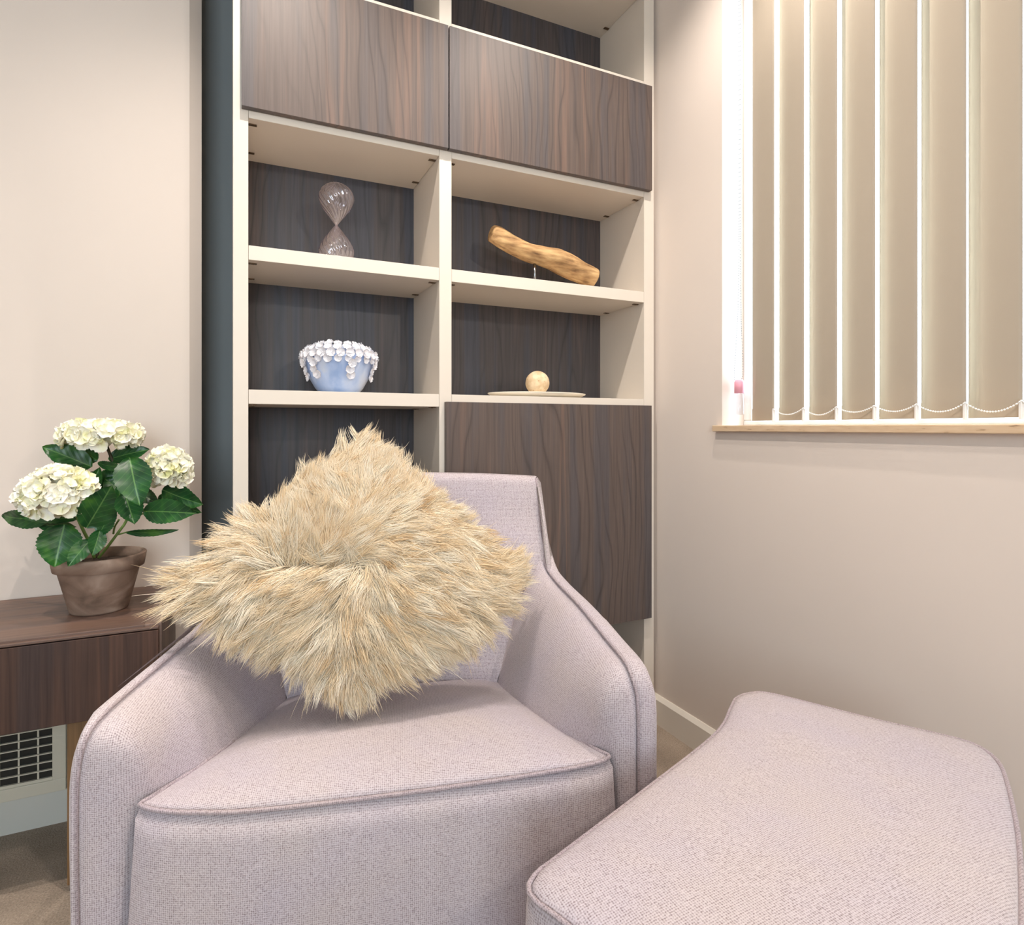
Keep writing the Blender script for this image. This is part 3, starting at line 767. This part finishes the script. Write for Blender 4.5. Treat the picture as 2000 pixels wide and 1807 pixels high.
def flower_head(cx, cy, rx, ry, d, nfl, seedv):
    c = at(cx, cy, d); k_ = d / 1173 / 3.614; acc = Acc(); rr = random.Random(seedv)
    base = floret_mesh('x', None, 4, 0.0185, 0.40, 0.80, seedv)
    right = Vector((C_, -S_, 0)); up = Vector((0, 0, 1)); fwd = Vector((S_, C_, 0))
    for i in range(nfl):
        zz = 1 - 1.55 * (i + 0.5) / nfl; a = i * 2.39996
        rxy = math.sqrt(max(0, 1 - zz * zz)); n = Vector((rxy * math.cos(a), rxy * math.sin(a), zz))
        n = (n + Vector((rr.uniform(-.18, .18), rr.uniform(-.18, .18), rr.uniform(-.18, .18)))).normalized()
        sc = rr.uniform(0.80, 1.15)
        p = c + right * (n.x * (rx - 45) * k_) + fwd * (n.y * (rx - 45) * k_ * 0.85) + up * (n.z * (ry - 40) * k_ * 1.0)
        wn = (right * n.x + fwd * n.y + up * n.z).normalized()
        wn = (wn + Vector((rr.uniform(-.3, .3), rr.uniform(-.3, .3), rr.uniform(-.1, .3)))).normalized()
        rot = wn.to_track_quat('Z', 'Y').to_matrix() @ Matrix.Rotation(rr.uniform(0, 6), 3, 'Z')
        acc.add([p - pt.location + rot @ (Vector(q) * sc) for q in base.v], base.f)
    _s = bmesh.new(); bmesh.ops.create_uvsphere(_s, u_segments=20, v_segments=12, radius=1.0)
    acc.add([c - pt.location + right * (v_.co.x * (rx - 60) * k_ * 0.9) + fwd * (v_.co.y * (rx - 60) * k_ * 0.76) + up * (v_.co.z * (ry - 52) * k_ * 0.88) for v_ in _s.verts], [tuple(q.index for q in f.verts) for f in _s.faces]); _s.free()
    acc.obj('flower_head', M['petal'], pt, True)
flower_head(412, 672, 262, 205, 1.37, 104, 3)
flower_head(705, 255, 285, 120, 1.46, 96, 4)
flower_head(1185, 495, 165, 160, 1.44, 78, 5)

# ------------------------------------------------------------------ armchair
ac = thing('armchair', 'lilac grey fabric lounge armchair with sloping arms holding the fur cushion', 'armchair', (0.2295, 0.9407, 0), R(-15))

def surf(name, sections, mat, parent, n=1, closed_v=False):
    """skin a list of equal-length point rows"""
    rows, cols = len(sections), len(sections[0])
    V = [tuple(p) for r_ in sections for p in r_]
    return V, grid_faces(rows, cols)

def smooth_obj(acc_v, acc_f, name, mat, parent, merge=0.0005):
    bm = bmesh.new(); vs = [bm.verts.new(v) for v in acc_v]
    for f in acc_f:
        try: bm.faces.new([vs[i] for i in f])
        except Exception: pass
    bmesh.ops.remove_doubles(bm, verts=bm.verts, dist=merge)
    return bm_obj(name, bm, mat, parent, True)

def resample(pts, n):
    P = np.array([tuple(p) for p in pts], float); L = np.r_[0, np.cumsum(np.linalg.norm(np.diff(P, axis=0), axis=1))]
    t = np.linspace(0, L[-1], n); return np.stack([np.interp(t, L, P[:, k_]) for k_ in range(P.shape[1])], 1)

NP_ = 90
def arm(sx, top_pts):
    # piping line: up the front edge, round the corner, back along the arm and up the back
    pip = resample(crom(top_pts, 14), NP_)
    # where the inner face meets the seat: up the front beside the seat, then along it
    inn_pts = [(0.372, 0.030, 0.06), (0.368, 0.030, 0.25), (0.362, 0.035, 0.40), (0.336, 0.070, 0.405), (0.290, 0.145, 0.38), (0.262, 0.24, 0.37), (0.238, 0.34, 0.36), (0.228, 0.43, 0.36), (0.262, 0.462, 0.46), (0.310, 0.480, 0.57), (0.345 if sx > 0 else 0.312, 0.478, 0.648)]
    inn = np.array(crom(inn_pts, 14))
    # match parameters by hand-set stations so that the seam closes on the piping near the back
    key_p = np.array(STP) * (NP_ - 1)
    idx_i = np.interp(np.arange(NP_), key_p, np.array(STI) * (len(inn) - 1))
    kj = int(0.84 * NP_)
    inn_r = np.stack([np.interp(idx_i, np.arange(len(inn)), inn[:, k_]) for k_ in range(3)], 1)
    outb = pip.copy()
    ctr = np.array([0.43, 0.30, 0.30])
    secs = []
    NI = 16
    for i in range(NP_):
        p, e = pip[i], inn_r[i]
        if i > kj:
            w_ = min(1, (i - kj) / 3); e = e * (1 - w_) + (p + np.array([-0.0008, 0.004, 0])) * w_
        row = []
        # outer side: from a line inside the body out to the band edge
        dirn = np.array([0, p[1] - ctr[1], p[2] - ctr[2]]); dirn /= max(1e-6, np.linalg.norm(dirn))
        bandw = float(np.interp(p[2] if p[1] > 0.2 else 0, [0.0, 0.60, 0.66, 0.74, 0.87], [0.034, 0.034, 0.026, 0.014, 0.008] if sx > 0 else [0.011, 0.022, 0.018, 0.012, 0.008]))
        if sx < 0 and p[1] <= 0.2: bandw = float(np.interp(p[1], [0.005, 0.05], [0.011, 0.022]))
        o_edge = p + np.array([bandw, 0, 0])
        o_edge2 = o_edge + np.array([0.004, 0, 0]) - dirn * 0.010
        low = np.array([p[0] + bandw + 0.004, ctr[1] + (p[1] - ctr[1]) * 0.4, max(0.06, ctr[2] + (p[2] - ctr[2]) * 0.4)])
        row += [low, low * 0.5 + o_edge2 * 0.5 + np.array([0.004, 0, 0]), o_edge2, o_edge - dirn * 0.003, p * 0.35 + o_edge * 0.65 + dirn * 0.0035, p * 0.7 + o_edge * 0.3 + dirn * 0.003, p]
        dist = np.linalg.norm(e - p)
        gdir = np.array([-0.75, 0.30, -0.55]); gdir /= np.linalg.norm(gdir)
        row.append(p + (e - p) * min(0.3, 0.0025 / max(dist, 1e-4)) + np.array([0.0015, 0.0035, -0.0035]) * min(1, dist / 0.02))
        for j in range(1, NI + 1):
            s = (j / NI) ** 1.25
            q = p * (1 - s) + e * s
            bul = min(0.036, dist * 0.22) * math.sin(math.pi * min(1, s ** 0.62))
            # bulge towards the sitter and a little forward
            nrm_ = np.array([-0.85, -0.35 if p[1] < 0.25 else 0.05, 0.35]); nrm_ /= np.linalg.norm(nrm_)
            row.append(q + nrm_ * bul)
        secs.append(row)
    V, Fc = surf('x', [[(sx * q[0], q[1], q[2]) for q in r_] for r_ in secs], None, None)
    # close the outer side with a cap fan over the low line
    cols_n = len(secs[0]); c_i = len(V); V.append((sx * (0.43 + 0.036 + 0.006), ctr[1], ctr[2] - 0.04))
    for i in range(NP_ - 1): Fc.append((i * cols_n, (i + 1) * cols_n, c_i))
    Fc.append(tuple((NP_ - 1) * cols_n + j for j in range(7)))
    # bottom hem back to the rear
    o = smooth_obj(V, Fc, 'armrest', M['fabric'], ac)
    pp_ = [(sx * (q[0] + 0.001), q[1] - 0.001, q[2] + 0.001) for q in pip]
    V, Fc = tube(pp_, 0.0027, 7); mesh_obj('piping', V, Fc, M['piping'], ac, True)
    # outer rear side panel
    return pip
# stations: fraction along the piping -> fraction along the inner line
STP = [0.00, 0.20, 0.36, 0.42, 0.50, 0.60, 0.70, 0.80, 0.85, 1.00]
STI = [0.00, 0.09, 0.20, 0.27, 0.40, 0.52, 0.68, 0.90, 1.00, 1.00]
LEFT_U = None
RIGHT_TOP = [(0.417, 0.004, 0.06), (0.414, 0.0, 0.25), (0.412, 0.0, 0.42), (0.411, 0.001, 0.53), (0.403, 0.008, 0.572), (0.400, 0.035, 0.590), (0.396, 0.12, 0.600),
             (0.385, 0.26, 0.622), (0.371, 0.40, 0.638), (0.361, 0.470, 0.662), (0.358, 0.505, 0.72), (0.357, 0.528, 0.80), (0.354, 0.545, 0.868)]
LEFT_TOP = [(0.442, 0.004, 0.06), (0.444, 0.0, 0.25), (0.446, 0.0, 0.42), (0.444, 0.001, 0.50), (0.436, 0.008, 0.545), (0.428, 0.04, 0.563), (0.418, 0.12, 0.570),
            (0.396, 0.24, 0.583), (0.365, 0.37, 0.605), (0.325, 0.455, 0.650), (0.300, 0.500, 0.72), (0.262, 0.528, 0.80), (0.234, 0.545, 0.868)]
arm(1, RIGHT_TOP); arm(-1, LEFT_TOP)

# backrest: rounded slab between the arms
rows_z = [0.30, 0.38, 0.46, 0.57, 0.655, 0.76, 0.83, 0.858, 0.868]
half_u = [0.225, 0.230, 0.264, 0.312, 0.359, 0.357, 0.3555, 0.3545, 0.3535]
half_l = [0.225, 0.230, 0.264, 0.300, 0.322, 0.282, 0.250, 0.238, 0.232]
fr_v = [0.425, 0.430, 0.455, 0.476, 0.474, 0.517, 0.534, 0.541, 0.551]
nf = 31; secs = []
for z_, hu, hl, fv in zip(rows_z, half_u, half_l, fr_v):
    row = []
    for j in range(nf):
        s = -1 + 2 * j / (nf - 1)
        dome = 0.03 * (1 - s ** 4)
        row.append((hu * s if s > 0 else hl * s, fv + 0.025 * (1 - s * s), z_ + (0.012 * (1 - s ** 2) if z_ > 0.8 else 0)))
    secs.append(row)
fine_s = []
A_ = np.array(secs)                       # rows, cols, 3
for j in range(nf): fine_s.append(crom([A_[i, j] for i in range(A_.shape[0])], 5))
fs = np.array(fine_s).transpose(1, 0, 2)
top = fs[-1]; back = []
for k_, (dv, dz) in enumerate(((0.012, 0.004), (0.035, 0.004), (0.052, -0.006), (0.058, -0.03), (0.056, -0.15), (0.05, -0.35), (0.02, -0.55), (-0.01, -0.78))):
    back.append(top + np.array([0, dv, dz]) * np.array([1, 1, 1]) + np.stack([np.sign(top[:, 0]) * 0 + top[:, 0] * (0.02 if k_ < 4 else 0.06), 0 * top[:, 0], 0 * top[:, 0]], 1))
full = list(fs) + back
V, Fc = surf('x', [[tuple(q) for q in r_] for r_ in full], None, None)
smooth_obj(V, Fc, 'backrest', M['fabric'], ac)
pp_ = [(q[0], q[1] + 0.012, q[2] + 0.002) for q in fs[-1]]
V, Fc = tube(pp_, 0.0028, 7); mesh_obj('piping', V, Fc, M['piping'], ac, True)
# sides of the back between piping and rear
for sx in (-1, 1):
    a_ = resample(crom(RIGHT_TOP if sx > 0 else LEFT_TOP, 14), NP_)[int(NP_ * 0.5):]
    sec = []
    for q in a_:
        rear_v = 0.615 - 0.06 * max(0, (0.62 - q[2]) / 0.4)
        bw_ = float(np.interp(q[2], [0.60, 0.66, 0.74, 0.87], [0.034, 0.026, 0.014, 0.008]))
        sec.append([(sx * (q[0] + bw_), q[1], q[2] - 0.004), (sx * (q[0] + bw_ * 0.6), (q[1] + rear_v) / 2, q[2] - 0.01), (sx * (q[0] + 0.004), rear_v, q[2] - 0.03), (sx * (q[0] + 0.004), rear_v - 0.01, 0.08)])
    V, Fc = surf('x', sec, None, None); smooth_obj(V, Fc, 'side_panel', M['fabric'], ac)
# rear panel
V = [(-0.34, 0.60, 0.08), (0.37, 0.60, 0.08), (0.36, 0.612, 0.60), (-0.30, 0.612, 0.60)]
mesh_obj('rear_panel', V, [(0, 1, 2, 3)], M['fabric'], ac)

# seat: crowned cushion with a deep front, narrowing to the rear
def seat_half(v): return float(np.interp(v, [-0.03, 0.0, 0.05, 0.10, 0.2, 0.3, 0.4, 0.46], [0.365, 0.366, 0.346, 0.322, 0.290, 0.272, 0.250, 0.24]))
rowsV = []; nu = 61
def edge_v(s):  # bowed front edge with rounded corners
    return float(np.interp(s, [-1, -0.965, -0.92, -0.82, -0.62, -0.42, -0.13, 0.19, 0.52, 0.80, 0.92, 0.965, 1], [0.004, -0.006, -0.015, -0.027, -0.040, -0.043, -0.041, -0.036, -0.028, -0.018, -0.010, -0.003, 0.007]))
def edge_z(s): return 0.4430
front_path = []
for j in range(nu):
    s = -1 + 2 * j / (nu - 1); col = []
    hu = seat_half(0)
    u = hu * s * (1 - 0.0 * s)
    ve, ze = edge_v(s), edge_z(s)
    front_path.append((hu * s, ve - 0.0015, ze))
    for zz, dv, fl in ((0.06, 0.004, 1.045), (0.15, -0.010, 1.035), (0.25, -0.016, 1.025), (0.34, -0.014, 1.012), (0.40, -0.010, 1.006), (0.426, -0.007, 1.004), (0.4365, 0.0075, 0.996)):
        col.append((u * fl, ve + dv, zz + (ze - 0.4425)))
    col.append((u, ve + 0.0005, ze))
    for t in (0.012, 0.04, 0.09, 0.16, 0.25, 0.34, 0.43, 0.50):
        v_ = ve + t * 0.93 + 0.002; h_ = seat_half(v_)
        crown = 0.040 * (1 - s ** 4) * min(1, (t / 0.16)) ** 0.6 * (1 - 0.6 * max(0, (t - 0.2) / 0.3))
        col.append((h_ * s * 1.01, v_, ze + crown - 0.112 * max(0, v_)))
    rowsV.append(col)
V, Fc = surf('x', rowsV, None, None)
smooth_obj(V, Fc, 'seat', M['fabric'], ac)
side_r = [(seat_half(v_) - 0.004, v_, 0.4445 - 0.09 * v_) for v_ in np.linspace(0.02, 0.20, 12)]
pth = [(-a, b_, c) for a, b_, c in side_r[::-1]] + front_path + side_r
V, Fc = tube(resample(pth, 120).tolist(), 0.0034, 8); mesh_obj('piping', V, Fc, M['piping'], ac, True)
for lx, ly in ((-0.33, 0.06), (0.33, 0.06), (-0.28, 0.52), (0.28, 0.52)):
    V, Fc = lathe([(0.0001, 0), (0.016, 0), (0.024, 0.10), (0.0001, 0.10)], 16)
    mesh_obj('leg', [(x + lx, y + ly, z) for x, y, z in V], Fc, M['leg'], ac, True)
box('base_frame', -0.36, 0.36, 0.03, 0.58, 0.07, 0.12, M['black'], ac)

# ------------------------------------------------------------------ ottoman
ot = thing('ottoman', 'lilac grey fabric footstool with waisted sides in front of the armchair', 'ottoman', (0.71, 0.56, 0))
outl = [(0.328, 0.6365, 0), (0.375, 0.654, 0), (0.551, 0.7165, 0), (0.765, 0.7965, 0), (0.865, 0.860, 0), (0.905, 0.885, 0), (0.950, 0.888, 0), (0.985, 0.862, 0), (1.0595, 0.722, 0), (1.118, 0.625, 0), (1.134, 0.585, 0),
        (1.118, 0.548, 0), (1.075, 0.513, 0), (0.945, 0.437, 0), (0.816, 0.373, 0), (0.68, 0.312, 0), (0.55, 0.255, 0), (0.490, 0.232, 0), (0.455, 0.232, 0), (0.430, 0.262, 0), (0.375, 0.42, 0), (0.328, 0.560, 0), (0.311, 0.612, 0)]
outl = [(x - 0.71, y - 0.56) for x, y, *_ in outl]
ring = resample([(x, y, 0) for x, y in [tuple(p[:2]) for p in crom(outl, 10, True)]] + [(outl[0][0], outl[0][1], 0)], 161)[:-1]
ZO = 0.4664; n_ = len(ring); cx_, cy_ = ring[:, 0].mean(), ring[:, 1].mean()
V = []; Fc = []
levels = [(1.0, 0.0, 0.06), (1.015, 0.0, 0.15), (1.02, 0, 0.28), (1.015, 0, 0.38), (1.010, 0, 0.44), (1.006, 0, ZO - 0.012), (0.992, 0, ZO - 0.005), (0.992, 0, ZO - 0.002), (0.980, 0, ZO + 0.0035), (0.94, 0, ZO + 0.008), (0.85, 0, ZO + 0.012), (0.7, 0, ZO + 0.016), (0.5, 0, ZO + 0.018), (0.25, 0, ZO + 0.019)]
for sc_, _, z_ in levels:
    for q in ring: V.append((cx_ + (q[0] - cx_) * sc_, cy_ + (q[1] - cy_) * sc_, z_))
for i in range(len(levels) - 1):
    for j in range(n_): Fc.append((i * n_ + j, i * n_ + (j + 1) % n_, (i + 1) * n_ + (j + 1) % n_, (i + 1) * n_ + j))
V.append((cx_, cy_, ZO + 0.0195)); ci = len(V) - 1
for j in range(n_): Fc.append(((len(levels) - 1) * n_ + j, (len(levels) - 1) * n_ + (j + 1) % n_, ci))
Fc.append(tuple(range(n_)))
smooth_obj(V, Fc, 'cushion_body', M['fabric'], ot)
V, Fc = tube([(q[0] + (q[0] - cx_) * 0.002, q[1] + (q[1] - cy_) * 0.002, ZO - 0.001) for q in ring], 0.0031, 8, closed=True)
mesh_obj('piping', V, Fc, M['piping'], ot, True)
for lx, ly in ((-0.25, -0.03), (-0.20, -0.22), (0.20, 0.22), (0.30, 0.02)):
    V, Fc = lathe([(0.0001, 0), (0.015, 0), (0.022, 0.065), (0.0001, 0.065)], 16)
    mesh_obj('leg', [(x + lx, y + ly, z) for x, y, z in V], Fc, M['leg'], ot, True)

# ------------------------------------------------------------------ fur cushion
def chair_pt(u, v, z):
    a = R(-15); return Vector((0.2295 + u * math.cos(a) - v * math.sin(a), 0.9407 + u * math.sin(a) + v * math.cos(a), z))
cB, cT = np.array(chair_pt(-0.092, 0.178, 0.530)), np.array(chair_pt(-0.080, 0.420, 0.958))
cL, cR = np.array(chair_pt(-0.372, 0.250, 0.690)), np.array(chair_pt(0.240, 0.330, 0.668))
cC = (cB + cT + cL + cR) / 4
fc = thing('fur_cushion', 'square cream long-haired fur cushion standing on one corner in the armchair', 'cushion', tuple(cC))
nrm = np.cross(cR - cL, cT - cB); nrm /= np.linalg.norm(nrm)
if nrm[1] > 0: nrm = -nrm
def cush(a, b_, side):
    """a,b in [-1,1]; side +1 front, -1 back"""
    a = np.asarray(a, float); b_ = np.asarray(b_, float)
    aa = a * (1 + np.where(a < 0, -0.13, 0.0) * (1 - b_ ** 2)); bb = b_ * (1 + np.where(b_ < 0, 0.19, 0.01) * (1 - a ** 2))
    w1 = (1 - aa) * (1 - bb) / 4; w2 = (1 + aa) * (1 - bb) / 4; w3 = (1 + aa) * (1 + bb) / 4; w4 = (1 - aa) * (1 + bb) / 4
    P = w1[..., None] * cB + w2[..., None] * cR + w3[..., None] * cT + w4[..., None] * cL
    th = 0.072 * np.clip(1 - a ** 2, 0, 1) ** 0.55 * np.clip(1 - b_ ** 2, 0, 1) ** 0.55
    return P + (side * th)[..., None] * nrm - cC
ng = 33; lin_ = np.linspace(-1, 1, ng); AA, BB = np.meshgrid(lin_, lin_, indexing='ij')
acc = Acc()
for sd in (1, -1):
    P = cush(AA, BB, sd).reshape(-1, 3); acc.add([tuple(q) for q in P], grid_faces(ng, ng))
M['fur'] = None
m, nt, b = new_mat('cream_long_fur')
at_ = N(nt, 'ShaderNodeAttribute', attribute_name='strand'); 
nt.links.new(ramp(nt, at_.outputs['Fac'], [(0.0, lin(218, 184, 138)), (0.35, lin(243, 221, 184)), (1.0, lin(254, 245, 226))]), b.inputs['Base Color'])
b.inputs['Roughness'].default_value = 0.55; b.inputs['Specular IOR Level'].default_value = 0.25
b.inputs['Sheen Weight'].default_value = 0.1
M['fur'] = m
smooth_obj(acc.v, acc.f, 'cushion_cover', plain('cream_fur_backing', lin(196, 160, 112), 0.9), fc)

def fur(n_clump, per, side, seedv, length=0.066):
    rg = np.random.default_rng(seedv)
    a = rg.uniform(-1, 1, n_clump); b_ = rg.uniform(-1, 1, n_clump)
    e = 1e-3
    ez = np.cross(cR - cL, nrm); ez /= np.linalg.norm(ez)
    if ez[2] < 0: ez = -ez
    ex = (cR - cL) / np.linalg.norm(cR - cL)
    P = cush(a, b_, np.full(n_clump, side))
    Pa = cush(a + e, b_, np.full(n_clump, side)) - cush(a - e, b_, np.full(n_clump, side))
    Pb = cush(a, b_ + e, np.full(n_clump, side)) - cush(a, b_ - e, np.full(n_clump, side))
    Nn = np.cross(Pa, Pb); Nn /= np.linalg.norm(Nn, axis=1)[:, None] + 1e-9
    Nn *= np.sign((Nn @ nrm) * side + 1e-9)[:, None]
    # flow: away from a parting left of centre
    part = -0.055 * ex + (-0.022) * ez
    along = np.clip((P @ ex), -0.15, 0.0)
    fl = P - (along[:, None] * ex + part * np.array([0, 0, 1.0])); fl -= (fl @ nrm)[:, None] * nrm
    rad = np.linalg.norm(fl, axis=1); fl /= rad[:, None] + 1e-6
    sw = rg.normal(0, 0.30, n_clump)
    # low frequency swirl
    for i in range(n_clump):
        q = Vector(tuple(P[i] * 8)); sw[i] += (1.5 + 1.6 * math.exp(-(rad[i] / 0.09) ** 2)) * noise.noise(q) + 0.8 * noise.noise(q * 2.3)
    cs, sn = np.cos(sw), np.sin(sw)
    perp = np.cross(nrm, fl)
    flow = fl * cs[:, None] + perp * sn[:, None]
    flow += np.array([0, 0, -0.22]); flow -= 0.0
    liftw = rg.uniform(0.15, 0.75, n_clump) + 0.45 * np.exp(-(rad / 0.06) ** 2)
    D = flow + Nn * liftw[:, None]; D /= np.linalg.norm(D, axis=1)[:, None]
    Lc = length * rg.uniform(0.75, 1.2, n_clump) * np.interp(P[:, 2], [-0.18, -0.05, 0.12], [0.80, 1.0, 0.72])
    tipc = P + D * Lc[:, None]
    tone = np.clip(rg.normal(0.6, 0.22, n_clump), 0, 1)
    # strands
    S = n_clump * per; ci = np.repeat(np.arange(n_clump), per)
    sa = np.clip(a[ci] + rg.normal(0, 0.040, S), -1, 1); sb = np.clip(b_[ci] + rg.normal(0, 0.040, S), -1, 1)
    Rt = cush(sa, sb, np.full(S, side))
    tp = tipc[ci] + (Rt - P[ci]) * 0.36 + rg.normal(0, 0.0030, (S, 3))
    tp += D[ci] * (rg.uniform(-0.30, 0.10, S) * Lc[ci])[:, None]
    stray = rg.random(S) < 0.02
    tp[stray] += rg.normal(0, 0.012, (stray.sum(), 3)) + Nn[ci][stray] * 0.008
    c1 = Rt + Nn[ci] * (Lc[ci] * 0.33)[:, None] + D[ci] * (Lc[ci] * 0.18)[:, None]
    c2 = Rt * 0.35 + tp * 0.65 + Nn[ci] * (Lc[ci] * 0.14)[:, None] + rg.normal(0, 0.0016, (S, 3))
    K = 7; t = np.linspace(0, 1, K)[None, :, None]
    C = (1 - t) ** 3 * Rt[:, None] + 3 * (1 - t) ** 2 * t * c1[:, None] + 3 * (1 - t) * t ** 2 * c2[:, None] + t ** 3 * tp[:, None]
    wav = (0.0022 * np.sin(t * rg.uniform(3.5, 8, (n_clump, 1, 1))[ci] + rg.uniform(0, 6, (n_clump, 1, 1))[ci])) * t
    C = C + wav * rg.normal(0, 1, (n_clump, 1, 3))[ci]
    T = np.gradient(C, axis=1); T /= np.linalg.norm(T, axis=2)[:, :, None] + 1e-9
    ref = rg.normal(0, 1, (S, 1, 3)); s1 = np.cross(T, ref); s1 /= np.linalg.norm(s1, axis=2)[:, :, None] + 1e-9
    s2 = np.cross(T, s1)
    wid = (np.array([0.9, 1.0, 1.0, 0.9, 0.75, 0.5, 0.08]) * 0.00064)[None, :, None] * rg.uniform(0.7, 1.3, (S, 1, 1))
    ring_ = [C + wid * (math.cos(q) * s1 + math.sin(q) * s2) for q in (0, 2.094, 4.189)]
    Vv = np.stack(ring_, 2).reshape(-1, 3)            # S,K,3
    base = (np.arange(S) * K * 3)[:, None, None]
    kk = np.arange(K - 1)[None, :, None] * 3; jj = np.arange(3)[None, None, :]; j2 = (jj + 1) % 3
    F4 = np.stack([base + kk + jj, base + kk + j2, base + kk + 3 + j2, base + kk + 3 + jj], -1).reshape(-1, 4)
    tn = np.clip(np.repeat(tone[ci], K * 3) + np.repeat(rg.normal(0, 0.10, S), K * 3), 0, 1)
    return Vv, F4, tn
def clip_seat(): pass
parts_ = [fur(2600, 42, 1, 21, 0.082), fur(900, 8, -1, 22, 0.05)]
off = 0; VV = []; FF = []; TT = []
for v_, f_, t_ in parts_:
    VV.append(v_); FF.append(f_ + off); TT.append(t_); off += len(v_)
VV = np.concatenate(VV); FF = np.concatenate(FF); TT = np.concatenate(TT)
me = bpy.data.meshes.new('fur'); me.vertices.add(len(VV)); me.vertices.foreach_set('co', VV.astype(np.float32).ravel())
me.loops.add(FF.size); me.loops.foreach_set('vertex_index', FF.astype(np.int32).ravel())
me.polygons.add(len(FF)); me.polygons.foreach_set('loop_start', np.arange(0, FF.size, 4, dtype=np.int32))
me.polygons.foreach_set('loop_total', np.full(len(FF), 4, dtype=np.int32))
me.update(calc_edges=True)
at2 = me.attributes.new('strand', 'FLOAT', 'POINT'); at2.data.foreach_set('value', TT.astype(np.float32))
me.polygons.foreach_set('use_smooth', np.ones(len(FF), dtype=bool))
me.materials.append(M['fur'])
fo = bpy.data.objects.new('fur', me); link(fo, fc); fo['kind'] = 'stuff'

# cloth coordinates in metres for every woven piece (box mapping by face direction)
for o_ in bpy.data.objects:
    if o_.type != 'MESH' or not o_.data.materials or o_.data.materials[0] not in (M['fabric'], M['piping']): continue
    me_ = o_.data; nv = len(me_.vertices); nl = len(me_.loops); npg = len(me_.polygons)
    co = np.empty(nv * 3); me_.vertices.foreach_get('co', co); co = co.reshape(-1, 3)
    vi = np.empty(nl, dtype=np.int32); me_.loops.foreach_get('vertex_index', vi)
    no = np.empty(npg * 3); me_.polygons.foreach_get('normal', no); no = np.abs(no.reshape(-1, 3))
    lt = np.empty(npg, dtype=np.int32); me_.polygons.foreach_get('loop_total', lt)
    no[:, 2] *= 1.15
    ax_ = np.repeat(np.argmax(no, 1), lt)
    P_ = co[vi]
    uv_ = np.where((ax_ == 0)[:, None], P_[:, [1, 2]], np.where((ax_ == 1)[:, None], P_[:, [0, 2]], P_[:, [0, 1]]))
    l_ = me_.uv_layers.new(name='cloth'); l_.data.foreach_set('uv', uv_.astype(np.float32).ravel())
